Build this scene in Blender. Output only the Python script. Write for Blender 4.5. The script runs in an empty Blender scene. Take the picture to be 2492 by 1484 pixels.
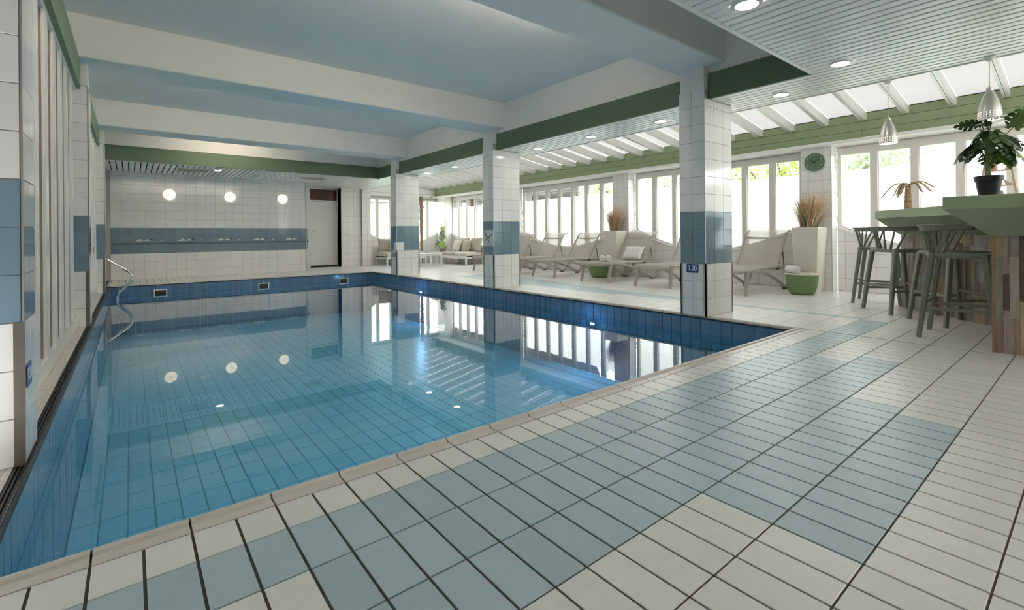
import bpy, bmesh, math, random
from mathutils import Vector, Matrix, noise

random.seed(7)
C = bpy.context.scene.collection
PI = math.pi

# ------------------------------------------------------------------ camera, sky, exposure
F_PX, CX, CY, YAW, ROLL, EYE = 1158.73, 1246.0, 572.78, 0.6749, -0.0089, 0.9372
IMG_W, IMG_H = 2492, 1484
cam_d = bpy.data.cameras.new('camera')
cam_d.sensor_fit = 'HORIZONTAL'
cam_d.sensor_width = 36.0
cam_d.lens = 36.0 * F_PX / IMG_W
cam_d.shift_x = 0.0
cam_d.shift_y = (CY - IMG_H / 2) / IMG_W
cam_d.clip_start, cam_d.clip_end = 0.05, 300
cam = bpy.data.objects.new('camera', cam_d)
C.objects.link(cam)
cam.matrix_world = (Matrix.Translation((0, 0, EYE)) @ Matrix.Rotation(-YAW, 4, 'Z')
                    @ Matrix.Rotation(PI / 2, 4, 'X') @ Matrix.Rotation(ROLL, 4, 'Z'))
bpy.context.scene.camera = cam

world = bpy.data.worlds.new('sky')
bpy.context.scene.world = world
world.use_nodes = True
wn = world.node_tree.nodes
wl = world.node_tree.links
bg = wn['Background']
SKY = 4.6
tc = wn.new('ShaderNodeTexCoord')
sep = wn.new('ShaderNodeSeparateXYZ')
ramp = wn.new('ShaderNodeValToRGB')
wl.new(tc.outputs['Generated'], sep.inputs[0])
wl.new(sep.outputs['Z'], ramp.inputs[0])
ramp.color_ramp.elements[0].position = 0.0
ramp.color_ramp.elements[0].color = (0.985, 0.99, 1.0, 1)
ramp.color_ramp.elements[1].position = 1.0
ramp.color_ramp.elements[1].color = (0.97, 0.985, 1.0, 1)
wl.new(ramp.outputs[0], bg.inputs['Color'])
bg.inputs['Strength'].default_value = SKY

S = bpy.context.scene
S.view_settings.view_transform = 'Standard'
S.view_settings.look = 'None'
S.view_settings.exposure = 1.62
S.view_settings.gamma = 1.0
S.view_settings.use_curve_mapping = False
S.cycles.max_bounces = 9
S.cycles.diffuse_bounces = 6
S.cycles.glossy_bounces = 4
S.cycles.transmission_bounces = 6
S.cycles.transparent_max_bounces = 12
S.cycles.caustics_reflective = False
S.cycles.caustics_refractive = False
S.cycles.sample_clamp_indirect = 8.0
S.cycles.use_denoising = True

# ------------------------------------------------------------------ helpers
def cam_px(p):
    r = p[0] * math.cos(YAW) - p[1] * math.sin(YAW)
    d = p[0] * math.sin(YAW) + p[1] * math.cos(YAW)
    if d < 0.1:
        return None
    return CX + F_PX * r / d, CY + F_PX * (EYE - p[2]) / d, d

def px_area(p, n, area):
    q = cam_px(p)
    if q is None or not (-30 < q[0] < IMG_W + 30 and -30 < q[1] < IMG_H + 30):
        return 0.0
    v = Vector((0, 0, EYE)) - Vector(p)
    c = v.normalized().dot(Vector(n))
    return max(c, 0.0) * area * (F_PX / q[2]) ** 2

MATS = {}
def rgb(*c):
    return (c[0], c[1], c[2], 1.0)

def mat(name, color, rough=0.5, metal=0.0, var=0.0, nscale=8.0, nvar=0.0, bump=0.0, bscale=60.0,
        color2=None, spec=0.5, coat=0.0, stretch=None, emit=None, estr=0.0, trans=0.0):
    if name in MATS:
        return MATS[name]
    m = bpy.data.materials.new(name)
    m.use_nodes = True
    nt = m.node_tree
    N, L = nt.nodes, nt.links
    b = N['Principled BSDF']
    b.inputs['Roughness'].default_value = rough
    b.inputs['Metallic'].default_value = metal
    b.inputs['Specular IOR Level'].default_value = spec
    b.inputs['Coat Weight'].default_value = coat
    b.inputs['Coat Roughness'].default_value = 0.04
    b.inputs['Base Color'].default_value = rgb(*color)
    if emit:
        b.inputs['Emission Color'].default_value = rgb(*emit)
        b.inputs['Emission Strength'].default_value = estr
    src = None
    t = N.new('ShaderNodeTexCoord')
    vec = t.outputs['Object']
    if stretch:
        mp = N.new('ShaderNodeMapping')
        mp.inputs['Scale'].default_value = stretch
        L.new(vec, mp.inputs['Vector'])
        vec = mp.outputs['Vector']
    oi = N.new('ShaderNodeObjectInfo')
    gm = N.new('ShaderNodeNewGeometry')
    rnd = N.new('ShaderNodeMath'); rnd.operation = 'ADD'
    L.new(oi.outputs['Random'], rnd.inputs[0]); L.new(gm.outputs['Random Per Island'], rnd.inputs[1])
    fr = N.new('ShaderNodeMath'); fr.operation = 'FRACT'
    L.new(rnd.outputs[0], fr.inputs[0])
    if var or nvar or color2:
        val = None
        nz = N.new('ShaderNodeTexNoise')
        nz.inputs['Scale'].default_value = nscale
        nz.inputs['Detail'].default_value = 5
        L.new(vec, nz.inputs['Vector'])
        base = b.inputs['Base Color']
        col = None
        if color2:
            mx = N.new('ShaderNodeMix'); mx.data_type = 'RGBA'
            mx.inputs[6].default_value = rgb(*color); mx.inputs[7].default_value = rgb(*color2)
            rp = N.new('ShaderNodeValToRGB')
            rp.color_ramp.elements[0].position = 0.35; rp.color_ramp.elements[1].position = 0.65
            L.new(nz.outputs[0], rp.inputs[0]); L.new(rp.outputs[0], mx.inputs[0])
            col = mx.outputs[2]
        hs = N.new('ShaderNodeHueSaturation')
        hs.inputs['Color'].default_value = rgb(*color)
        if col:
            L.new(col, hs.inputs['Color'])
        a = N.new('ShaderNodeMath'); a.operation = 'MULTIPLY_ADD'
        L.new(fr.outputs[0], a.inputs[0]); a.inputs[1].default_value = 2 * var; a.inputs[2].default_value = 1 - var
        a2 = N.new('ShaderNodeMath'); a2.operation = 'MULTIPLY_ADD'
        L.new(nz.outputs[0], a2.inputs[0]); a2.inputs[1].default_value = 2 * nvar; a2.inputs[2].default_value = 1 - nvar
        a3 = N.new('ShaderNodeMath'); a3.operation = 'MULTIPLY'
        L.new(a.outputs[0], a3.inputs[0]); L.new(a2.outputs[0], a3.inputs[1])
        L.new(a3.outputs[0], hs.inputs['Value'])
        L.new(hs.outputs[0], base)
    if bump:
        nb = N.new('ShaderNodeTexNoise')
        nb.inputs['Scale'].default_value = bscale
        nb.inputs['Detail'].default_value = 4
        L.new(vec, nb.inputs['Vector'])
        bp = N.new('ShaderNodeBump')
        bp.inputs['Strength'].default_value = bump
        bp.inputs['Distance'].default_value = 0.01
        L.new(nb.outputs[0], bp.inputs['Height'])
        L.new(bp.outputs[0], b.inputs['Normal'])
    MATS[name] = m
    return m

def clear_mat(name, build):
    if name in MATS:
        return MATS[name]
    m = bpy.data.materials.new(name)
    m.use_nodes = True
    nt = m.node_tree
    for n in list(nt.nodes):
        nt.nodes.remove(n)
    out = nt.nodes.new('ShaderNodeOutputMaterial')
    sh = build(nt.nodes, nt.links)
    nt.links.new(sh, out.inputs['Surface'])
    MATS[name] = m
    return m

class MB:
    def __init__(s):
        s.v = []; s.f = []; s.m = []
    def face(s, pts, mi=0):
        b = len(s.v); s.v += [tuple(p) for p in pts]; s.f.append(tuple(range(b, b + len(pts)))); s.m.append(mi)
    def raw(s, vs, fs, mi=0):
        b = len(s.v); s.v += [tuple(p) for p in vs]
        for f in fs:
            s.f.append(tuple(b + i for i in f)); s.m.append(mi)
    def box(s, x0, x1, y0, y1, z0, z1, mi=0):
        vs = [(x, y, z) for z in (z0, z1) for y in (y0, y1) for x in (x0, x1)]
        s.raw(vs, [(0, 2, 3, 1), (4, 5, 7, 6), (0, 1, 5, 4), (2, 6, 7, 3), (0, 4, 6, 2), (1, 3, 7, 5)], mi)
        return s
    def prism(s, poly, axis, a0, a1, mi=0):
        """poly: 2D points; axis 0: (y,z), 1: (x,z), 2: (x,y); extruded a0..a1 along axis."""
        def P(p, a):
            q = [p[0], p[1]]; q.insert(axis, a); return tuple(q)
        n = len(poly)
        vs = [P(p, a0) for p in poly] + [P(p, a1) for p in poly]
        fs = [tuple(range(n - 1, -1, -1)), tuple(range(n, 2 * n))]
        fs += [(i, (i + 1) % n, n + (i + 1) % n, n + i) for i in range(n)]
        s.raw(vs, fs, mi)
        return s
    def loft(s, rings, closed=True, caps=True, mi=0):
        n = len(rings[0]); vs = [p for r in rings for p in r]; fs = []
        for k in range(len(rings) - 1):
            for i in range(n if closed else n - 1):
                j = (i + 1) % n
                fs.append((k * n + i, k * n + j, (k + 1) * n + j, (k + 1) * n + i))
        if caps and closed:
            fs.append(tuple(range(n - 1, -1, -1)))
            fs.append(tuple((len(rings) - 1) * n + i for i in range(n)))
        s.raw(vs, fs, mi)
        return s
    def lathe(s, prof, n=24, c=(0, 0, 0), caps=True, mi=0):
        rings = [[(c[0] + r * math.cos(2 * PI * i / n), c[1] + r * math.sin(2 * PI * i / n), c[2] + z) for i in range(n)] for r, z in prof]
        return s.loft(rings, True, caps, mi)
    def tube(s, pts, r, n=8, caps=True, mi=0):
        return s.sweep(pts, r, r, n=n, caps=caps, mi=mi, round_=True)
    def sweep(s, pts, w, h, up=None, n=4, caps=True, mi=0, round_=False):
        """rectangular (w x h, half sizes when round) section along pts; w, h may be lists."""
        pts = [Vector(p) for p in pts]; rings = []
        nn = len(pts); prev = None
        for k, p in enumerate(pts):
            t = (pts[min(k + 1, nn - 1)] - pts[max(k - 1, 0)]).normalized()
            if up is not None:
                a = Vector(up).cross(t)
                if a.length < 1e-4:
                    a = prev or Vector((1, 0, 0))
                a.normalize()
            else:
                if prev is None:
                    a = Vector((0, 0, 1)).cross(t)
                    if a.length < 0.05:
                        a = Vector((1, 0, 0)).cross(t)
                    a.normalize()
                else:
                    a = (prev - t * prev.dot(t)).normalized()
            prev = a
            b = t.cross(a)
            ww = w[k] if isinstance(w, (list, tuple)) else w
            hh = h[k] if isinstance(h, (list, tuple)) else h
            if round_:
                rings.append([p + a * (ww * math.cos(2 * PI * i / n)) + b * (hh * math.sin(2 * PI * i / n)) for i in range(n)])
            else:
                c = min(ww, hh) * 0.18
                x, y = ww / 2, hh / 2
                q = [(x - c, y), (-x + c, y), (-x, y - c), (-x, -y + c), (-x + c, -y), (x - c, -y), (x, -y + c), (x, y - c)]
                rings.append([p + a * u + b * v for u, v in q])
        return s.loft(rings, True, caps, mi)
    def build(s, name, mats, parent=None, smooth=False, fix=True):
        return obj(name, s.mesh(name, mats, smooth, fix), parent)
    def mesh(s, name, mats, smooth=False, fix=True):
        me = bpy.data.meshes.new(name)
        me.from_pydata(s.v, [], s.f)
        if not isinstance(mats, (list, tuple)):
            mats = [mats]
        for m in mats:
            me.materials.append(m)
        if len(mats) > 1:
            me.polygons.foreach_set('material_index', s.m)
        if fix:
            bm = bmesh.new(); bm.from_mesh(me)
            bmesh.ops.recalc_face_normals(bm, faces=bm.faces)
            bm.to_mesh(me); bm.free()
        if smooth:
            me.polygons.foreach_set('use_smooth', [True] * len(me.polygons))
            try:
                me.set_sharp_from_angle(angle=math.radians(42))
            except Exception:
                pass
        me.update()
        return me

def obj(name, data, parent=None, loc=None, rz=None, mtx=None):
    o = bpy.data.objects.new(name, data)
    C.objects.link(o)
    if parent is not None:
        o.parent = parent
    if mtx is not None:
        o.matrix_basis = mtx
    if loc is not None:
        o.location = loc
    if rz is not None:
        o.rotation_euler = (0, 0, rz)
    return o

def tag(o, label=None, cat=None, group=None, kind=None):
    if label: o['label'] = label
    if cat: o['category'] = cat
    if group: o['group'] = group
    if kind: o['kind'] = kind
    return o

def thing(name, label, cat, loc=(0, 0, 0), rz=0.0, group=None, kind=None):
    o = bpy.data.objects.new(name, None)
    o.empty_display_size = 0.1
    C.objects.link(o)
    o.location = loc
    o.rotation_euler = (0, 0, rz)
    return tag(o, label, cat, group, kind)

def copy_thing(src, loc, rz=None, label=None, group=None, scale=None):
    c = src.copy(); C.objects.link(c)
    c.location = loc
    if rz is not None: c.rotation_euler = (0, 0, rz)
    if label: c['label'] = label
    if group: c['group'] = group
    if scale: c.scale = (scale, scale, scale)
    for ch in list(src.children):
        d = ch.copy(); C.objects.link(d); d.parent = c
        for g in list(ch.children):
            e = g.copy(); C.objects.link(e); e.parent = d
    return c

# tiles -------------------------------------------------------------
_tiles = {}
def tile_mesh(w, h, t, m, bev=0.0012):
    key = (round(w, 4), round(h, 4), round(t, 4), m.name)
    if key not in _tiles:
        a = MB(); tile_geo(a, [(-w / 2, -h / 2), (w / 2, -h / 2), (w / 2, h / 2), (-w / 2, h / 2)], t, bev)
        _tiles[key] = a.mesh('tile', m)
    return _tiles[key]

def inset(poly, b):
    n = len(poly); cx = sum(p[0] for p in poly) / n; cy = sum(p[1] for p in poly) / n
    out = []
    for p in poly:
        dx, dy = cx - p[0], cy - p[1]
        l = math.hypot(dx, dy) or 1
        k = min(b * 1.5, l * 0.5) / l
        out.append((p[0] + dx * k, p[1] + dy * k))
    return out

def tile_geo(mb, poly, t, bev, M=None, mi=0):
    q = inset(poly, bev); n = len(poly)
    vs = [(p[0], p[1], 0) for p in poly] + [(p[0], p[1], t - bev) for p in poly] + [(p[0], p[1], t) for p in q]
    if M is not None:
        vs = [M @ Vector(v) for v in vs]
    fs = []
    for k in (0, 1):
        for i in range(n):
            j = (i + 1) % n
            fs.append((k * n + i, k * n + j, (k + 1) * n + j, (k + 1) * n + i))
    fs.append(tuple(2 * n + i for i in range(n)))
    mb.raw(vs, fs, mi)

def frame_mtx(o, u, v, n):
    M = Matrix.Identity(4)
    for i in range(3):
        M[i][0], M[i][1], M[i][2], M[i][3] = u[i], v[i], n[i], o[i]
    return M

def lay_tiles(parent, cells, t, limit=300, name='tile', bev=0.0012):
    """cells: (origin of the cell's polygon frame, u, v, n, poly, material). The largest in the picture become parts, the rest one stuff part."""
    scored = []
    for c in cells:
        o, u, v, n, poly, m = c
        cx = sum(p[0] for p in poly) / len(poly); cy = sum(p[1] for p in poly) / len(poly)
        p = Vector(o) + Vector(u) * cx + Vector(v) * cy
        ar = abs(sum(poly[i][0] * poly[(i + 1) % len(poly)][1] - poly[(i + 1) % len(poly)][0] * poly[i][1] for i in range(len(poly)))) / 2
        scored.append((px_area(p, n, ar), len(scored), c, p))
    scored.sort(key=lambda s: -s[0])
    rest = []
    k = 0
    for sc, _, c, p in scored:
        o, u, v, n, poly, m = c
        if k < limit and sc > 0:
            k += 1
            xs = [q[0] for q in poly]; ys = [q[1] for q in poly]
            if len(poly) == 4 and len(set(round(x, 5) for x in xs)) == 2 and len(set(round(y, 5) for y in ys)) == 2:
                me = tile_mesh(max(xs) - min(xs), max(ys) - min(ys), t, m, bev)
                mid = Vector(o) + Vector(u) * ((max(xs) + min(xs)) / 2) + Vector(v) * ((max(ys) + min(ys)) / 2)
            else:
                cx = sum(xs) / len(xs); cy = sum(ys) / len(ys)
                a = MB(); tile_geo(a, [(x - cx, y - cy) for x, y in poly], t, bev)
                me = a.mesh(name, m)
                mid = Vector(o) + Vector(u) * cx + Vector(v) * cy
            obj(name, me, parent, mtx=frame_mtx(mid, u, v, n))
        else:
            rest.append(c)
    if rest:
        a = MB(); ms = []
        for o, u, v, n, poly, m in rest:
            if m not in ms: ms.append(m)
            tile_geo(a, poly, t, bev, frame_mtx(o, u, v, n), ms.index(m))
        r = a.build(name + '_field', ms, parent)
        r['kind'] = 'stuff'

def clip_poly(poly, inside, cross):
    out = []
    for i in range(len(poly)):
        a, b = poly[i], poly[(i + 1) % len(poly)]
        ia, ib = inside(a), inside(b)
        if ia: out.append(a)
        if ia != ib: out.append(cross(a, b))
    return out

def wall_cells(o, u, n, cols, rows, matfn, gap=0.0035, top=None):
    """tile cells of a wall: cols/rows are joint positions along u and up; top(u) optional curved top."""
    cells = []
    g = gap / 2
    for i in range(len(cols) - 1):
        for j in range(len(rows) - 1):
            a, b, c, d = cols[i] + g, cols[i + 1] - g, rows[j] + g, rows[j + 1] - g
            if b - a < 0.006 or d - c < 0.006: continue
            m = matfn(i, j)
            if m is None: continue
            poly = [(a, c), (b, c), (b, d), (a, d)]
            if top:
                ta, tb = top(a), top(b)
                if d > min(ta, tb):
                    line = lambda x: ta + (tb - ta) * (x - a) / (b - a)
                    def cr(p, q):
                        fp, fq = p[1] - line(p[0]), q[1] - line(q[0])
                        k = fp / (fp - fq)
                        return (p[0] + (q[0] - p[0]) * k, p[1] + (q[1] - p[1]) * k)
                    poly = clip_poly(poly, lambda p: p[1] <= line(p[0]), cr)
                    if len(poly) < 3: continue
                    if max(p[1] for p in poly) - min(p[1] for p in poly) < 0.006: continue
            cells.append((o, u, (0, 0, 1), n, poly, m))
    return cells

def steps(a, b, first, pitch):
    """joint positions from a to b with one at first."""
    out = [a]
    k = first - math.floor((first - a) / pitch) * pitch
    while k < b - 1e-4:
        if k > a + 1e-4: out.append(k)
        k += pitch
    out.append(b)
    return out

# ------------------------------------------------------------------ materials
WT = mat('white_wall_tile', (0.875, 0.865, 0.845), 0.12, var=0.025, nscale=14, nvar=0.02, bump=0.03, bscale=12)
BT = mat('grey_blue_wall_tile', (0.205, 0.295, 0.36), 0.10, var=0.06, nscale=14, nvar=0.05, bump=0.03, bscale=12)
GROUT = mat('wall_grout', (0.47, 0.45, 0.42), 0.9, nscale=20, nvar=0.15)
FT = mat('white_floor_tile', (0.80, 0.785, 0.755), 0.30, var=0.035, nscale=30, nvar=0.05, bump=0.05, bscale=300)
FB = mat('pale_blue_floor_tile', (0.43, 0.555, 0.595), 0.30, var=0.05, nscale=30, nvar=0.05, bump=0.05, bscale=300)
FG = mat('floor_grout', (0.085, 0.07, 0.055), 0.9, nscale=40, nvar=0.3)
PT = mat('deep_blue_pool_tile', (0.125, 0.24, 0.385), 0.12, var=0.12, nscale=10, nvar=0.06)
PL = mat('light_pool_tile', (0.48, 0.72, 0.86), 0.3, var=0.03, nscale=10, nvar=0.04)
PG = mat('pool_grout', (0.74, 0.75, 0.72), 0.9)
PFG = mat('pool_floor_grout', (0.34, 0.55, 0.63), 0.9)
NAVY = mat('navy_edge_and_shade', (0.012, 0.02, 0.045), 0.25)
COPE = mat('cream_coping', (0.66, 0.61, 0.54), 0.3, var=0.03, nscale=20, nvar=0.05)
BLACK = mat('black_rubber', (0.02, 0.018, 0.016), 0.5)
PAINT = mat('white_plaster', (0.85, 0.825, 0.785), 0.8, nscale=2.0, nvar=0.02, bump=0.12, bscale=180)
WOODW = mat('white_gloss_paint', (0.87, 0.865, 0.845), 0.22, nscale=4, nvar=0.015)
FRAMEW = mat('cream_window_paint', (0.78, 0.75, 0.70), 0.3, nscale=4, nvar=0.015)
GREEND = mat('dark_green_fascia', (0.12, 0.18, 0.108), 0.5, nscale=2.5, nvar=0.04)
GREENL = mat('sage_green_boards', (0.295, 0.36, 0.20), 0.45, var=0.02, nscale=3, nvar=0.03)
BARG = mat('sage_bar_top', (0.33, 0.405, 0.255), 0.4, nscale=5, nvar=0.03, bump=0.02, bscale=90)
SLATM = mat('white_slat', (0.87, 0.87, 0.85), 0.35, var=0.03, nscale=3, nvar=0.03)
VOID = mat('dark_void', (0.06, 0.06, 0.055), 0.9)
STEEL = mat('brushed_steel', (0.56, 0.55, 0.52), 0.4, 0.35, nscale=30, nvar=0.1, stretch=(1, 1, 0.1))
CHROME = mat('polished_steel', (0.78, 0.77, 0.74), 0.08, 1.0)
ALU = mat('brushed_aluminium', (0.62, 0.60, 0.57), 0.38, 0.9, nscale=40, nvar=0.06, stretch=(1, 1, 0.1))

# ================================================================== STRUCTURE
TX, TY = 0.122, 0.244              # floor tile pitch
X0, Y1 = 0.6333, 1.656             # a column joint, a row joint
PX0, PX1, PY0, PY1 = -0.335, 5.06, 1.92, 12.30     # pool opening
WATER_Z = -0.195
Z_CEIL, Z_BEAM, Z_SLAT = 3.27, 2.83, 2.47

def struct(name, label, cat):
    o = thing(name, label, cat, kind='structure')
    return o

# ---- floor
floor = MB()
FZ = -0.0045
for a in ((-1.2, 9.2, -3.2, PY0 - 0.09), (PX1 + 0.06, 9.2, PY0 - 0.09, 15.6), (-0.5, PX1 + 0.06, PY1 + 0.09, 15.6)):
    floor.box(a[0], a[1], a[2], a[3], -0.3, FZ)
floor = tag(floor.build('floor', FG), 'tiled pool deck of white and pale blue oblong tiles with dark joints', 'floor', kind='structure')

def floor_mat(i, r):
    if r >= 1:
        if r == 1: return FB if i <= 44 else FT
        if r == 2: return FB if -2 <= i <= 27 else FT
        if r == 3: return FB if -2 <= i <= 29 else FT
        if r == 4: return FB if 8 <= i <= 20 else FT
        if r == 5: return FB if 8 <= i <= 19 else FT
        return FT
    if r > -8: return FB if i == 45 else FT
    if r > -13: return FB if 44 <= i <= 46 else FT
    if r > -32: return FB if 43 <= i <= 46 + int((-13 - r) * 0.35) else FT
    return FT

cells = []
def floor_region(x0, x1, y0, y1, short=False):
    for i in range(int((x0 - X0) // TX) - 1, int((x1 - X0) // TX) + 2):
        for r in range(int((Y1 - y1) // TY) - 1, int((Y1 - y0) // TY) + 3):
            a, b = max(X0 + i * TX, x0), min(X0 + (i + 1) * TX, x1)
            d, c = min(Y1 - (r - 1) * TY, y1), max(Y1 - r * TY, y0)
            a += 0.004; b -= 0.004; c += 0.0027; d -= 0.0027
            if b - a < 0.012 or d - c < 0.012: continue
            if short and r <= 0: m = FT
            else: m = floor_mat(i, r)
            cells.append(((0, 0, FZ), (1, 0, 0), (0, 1, 0), (0, 0, 1), [(a, c), (b, c), (b, d), (a, d)], m))
floor_region(-0.95, 5.13, -0.6, 1.824, True)
floor_region(5.13, 8.95, -0.6, 15.25)
floor_region(-0.38, 5.13, 12.395, 14.0)
floor_region(3.84, 5.13, 14.0, 15.36)
lay_tiles(floor, cells, 0.0045, 300, bev=0.0015)

# ---- coping round the pool
cop = struct('coping', 'cream rounded coping tiles round the edge of the pool', 'coping')
def cope_piece(prof, axis, a0, a1, flip, base):
    a = MB()
    poly = [(base + flip * s, z) for s, z in prof]
    if axis == 0: a.prism(poly, 0, a0, a1)
    else: a.prism(poly, 1, a0, a1)
    a.build('coping_tile', COPE, cop)
PROF = [(0, -0.03), (0, 0), (0.045, 0), (0.050, -0.004), (0.056, -0.003), (0.062, 0.006), (0.070, 0.011), (0.080, 0.010), (0.088, 0.003), (0.091, -0.010), (0.088, -0.03)]
PROFR = [(0, -0.025), (0, 0), (0.022, 0), (0.026, -0.004), (0.032, 0.002), (0.042, 0.009), (0.054, 0.009), (0.064, 0.0), (0.067, -0.012), (0.065, -0.022)]
x = X0 - 8 * TX
while x < PX1 + 0.07:
    if x + 2 * TX > -0.40: cope_piece(PROF, 0, max(x + 0.003, -0.42), min(x + 2 * TX - 0.003, PX1 + 0.064), 1, 1.826)
    x += 2 * TX
y = 3.148 - 5 * 2 * 0.124
while y < PY1:
    cope_piece(PROFR, 1, max(y + 0.003, 1.92), min(y + 2 * 0.124 - 0.003, PY1 + 0.03), -1, 5.128)
    y += 2 * 0.124
x = X0 - 8 * TX
while x < PX1:
    if x + 2 * TX > -0.34: cope_piece(PROF, 0, max(x + 0.003, -0.36), min(x + 2 * TX - 0.003, PX1 - 0.004), -1, 12.393)
    x += 2 * TX
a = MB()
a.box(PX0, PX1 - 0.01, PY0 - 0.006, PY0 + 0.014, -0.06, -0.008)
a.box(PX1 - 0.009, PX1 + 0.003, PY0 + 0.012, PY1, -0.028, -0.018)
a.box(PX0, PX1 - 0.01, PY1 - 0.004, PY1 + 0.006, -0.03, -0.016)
a.build('edge_and_lip_shade', NAVY, cop)  # navy edge on the near side; right and far strips paint shade under the lip
# left edge: ribbed tiles and a black gutter between pool and window sill
gut = struct('gutter', 'black slotted gutter and ribbed tiles along the left pool edge', 'gutter')
a = MB()
a.box(-0.384, -0.343, 1.93, 12.38, -0.03, -0.012)
for k in range(3):
    a.box(-0.381 + k * 0.0135, -0.374 + k * 0.0135, 1.93, 12.38, -0.012, -0.002)
a.build('gutter_grate', BLACK, gut)
a = MB()
a.prism([(-0.345, -0.03), (-0.345, 0.0), (-0.341, 0.004), (-0.335, 0.003), (-0.332, -0.006), (-0.332, -0.03)], 1, 1.93, 12.30)
a.build('edge_strip', BLACK, gut)
y = 1.95
while y < 12.3:
    a = MB()
    a.box(-0.452, -0.386, y + 0.002, y + 0.242, -0.02, -0.001)
    for k in range(4):
        a.box(-0.449 + k * 0.016, -0.441 + k * 0.016, y + 0.004, y + 0.240, -0.001, 0.002)
    a.build('ribbed_tile', COPE, gut)
    y += TY

# ---- pool basin
basin = MB()
ZB = -1.02
basin.box(PX0 - 0.012, PX1 + 0.012, PY0 - 0.012, PY1 + 0.012, ZB - 0.2, ZB, 1)
basin.box(PX0 - 0.3, PX0 - 0.012, PY0 - 0.3, PY1 + 0.3, ZB - 0.2, -0.03)
basin.box(PX1 + 0.012, PX1 + 0.1, PY0 - 0.1, PY1 + 0.1, ZB - 0.2, -0.026)
basin.box(PX0 - 0.012, PX1 + 0.012, PY0 - 0.1, PY0 - 0.012, ZB - 0.2, -0.03)
basin.box(PX0 - 0.012, PX1 + 0.012, PY1 + 0.012, PY1 + 0.1, ZB - 0.2, -0.03)
basin = tag(basin.build('swimming_pool', [PG, PFG]), 'rectangular indoor swimming pool lined with blue tiles', 'pool', kind='structure')
cells = []
BP = 0.124
rows = [-0.272, -0.028]
rows2 = [ZB, -0.765, -0.519, -0.274]
tt = 0.012
def pool_wall(o, u, n, cols):
    global cells
    cells += wall_cells(o, u, n, cols, rows, lambda i, j: PT, 0.009)
    return wall_cells(o, u, n, cols, rows2, lambda i, j: PT, 0.006)
deep = pool_wall((PX1 + 0.012, 0, 0), (0, 1, 0), (-1, 0, 0), steps(PY0 - 0.01, PY1, 3.148, BP))
deep += pool_wall((0, PY1 + 0.012, 0), (1, 0, 0), (0, -1, 0), steps(PX0, PX1, 1.047, BP))
deep += pool_wall((PX0 - 0.012, 0, 0), (0, 1, 0), (1, 0, 0), steps(PY0, PY1, 3.148, BP))
deep += pool_wall((0, PY0 - 0.012, 0), (1, 0, 0), (0, 1, 0), steps(PX0, PX1, 1.047, BP))
lay_tiles(basin, cells, tt, 290)
d = MB()
for o, u, v, n, poly, m in deep:
    tile_geo(d, poly, tt, 0.0012, frame_mtx(o, u, v, n))
r = d.build('underwater_tiles', PT, basin); r['kind'] = 'stuff'
d = MB()
FP, FQ = 0.152, 0.304
nx = int((PX1 - PX0) / FP) + 1; ny = int((PY1 - PY0) / FQ) + 1
for i in range(nx):
    for j in range(ny):
        x, y = PX0 + i * FP, PY0 + j * FQ
        tile_geo(d, [(x + 0.005, y + 0.004), (min(x + FP - 0.005, PX1), y + 0.004), (min(x + FP - 0.005, PX1), min(y + FQ - 0.004, PY1)), (x + 0.005, min(y + FQ - 0.004, PY1))],
                 0.01, 0.001, Matrix.Translation((0, 0, ZB)))
r = d.build('bottom_tiles', PL, basin); r['kind'] = 'stuff'

def water_shader(N, L):
    geo = N.new('ShaderNodeNewGeometry')
    nz = N.new('ShaderNodeTexNoise'); nz.inputs['Scale'].default_value = 1.6; nz.inputs['Detail'].default_value = 3
    tcw = N.new('ShaderNodeTexCoord'); L.new(tcw.outputs['Object'], nz.inputs['Vector'])
    bp = N.new('ShaderNodeBump'); bp.inputs['Strength'].default_value = 0.035; bp.inputs['Distance'].default_value = 0.02
    L.new(nz.outputs[0], bp.inputs['Height'])
    dot = N.new('ShaderNodeVectorMath'); dot.operation = 'DOT_PRODUCT'
    L.new(geo.outputs['Incoming'], dot.inputs[0]); L.new(geo.outputs['Normal'], dot.inputs[1])
    ab = N.new('ShaderNodeMath'); ab.operation = 'ABSOLUTE'; L.new(dot.outputs['Value'], ab.inputs[0])
    om = N.new('ShaderNodeMath'); om.operation = 'SUBTRACT'; om.inputs[0].default_value = 1.0; L.new(ab.outputs[0], om.inputs[1])
    pw = N.new('ShaderNodeMath'); pw.operation = 'POWER'; L.new(om.outputs[0], pw.inputs[0]); pw.inputs[1].default_value = 5.0
    ma = N.new('ShaderNodeMath'); ma.operation = 'MULTIPLY_ADD'; L.new(pw.outputs[0], ma.inputs[0]); ma.inputs[1].default_value = 0.98; ma.inputs[2].default_value = 0.02
    tr = N.new('ShaderNodeBsdfTransparent'); tr.inputs['Color'].default_value = (0.53, 0.82, 0.92, 1)
    gl = N.new('ShaderNodeBsdfGlossy'); gl.inputs['Roughness'].default_value = 0.0; gl.inputs['Color'].default_value = (1, 1, 1, 1)
    L.new(bp.outputs[0], gl.inputs['Normal'])
    mx = N.new('ShaderNodeMixShader')
    L.new(ma.outputs[0], mx.inputs[0]); L.new(tr.outputs[0], mx.inputs[1]); L.new(gl.outputs[0], mx.inputs[2])
    return mx.outputs[0]
WATER = clear_mat('pool_water', water_shader)
a = MB(); a.face([(PX0 - 0.01, PY0 - 0.01, WATER_Z), (PX1 + 0.01, PY0 - 0.01, WATER_Z), (PX1 + 0.01, PY1 + 0.01, WATER_Z), (PX0 - 0.01, PY1 + 0.01, WATER_Z)])
tag(a.build('water', WATER, None, fix=False), 'still blue pool water mirroring the room', 'water', kind='structure')

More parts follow.
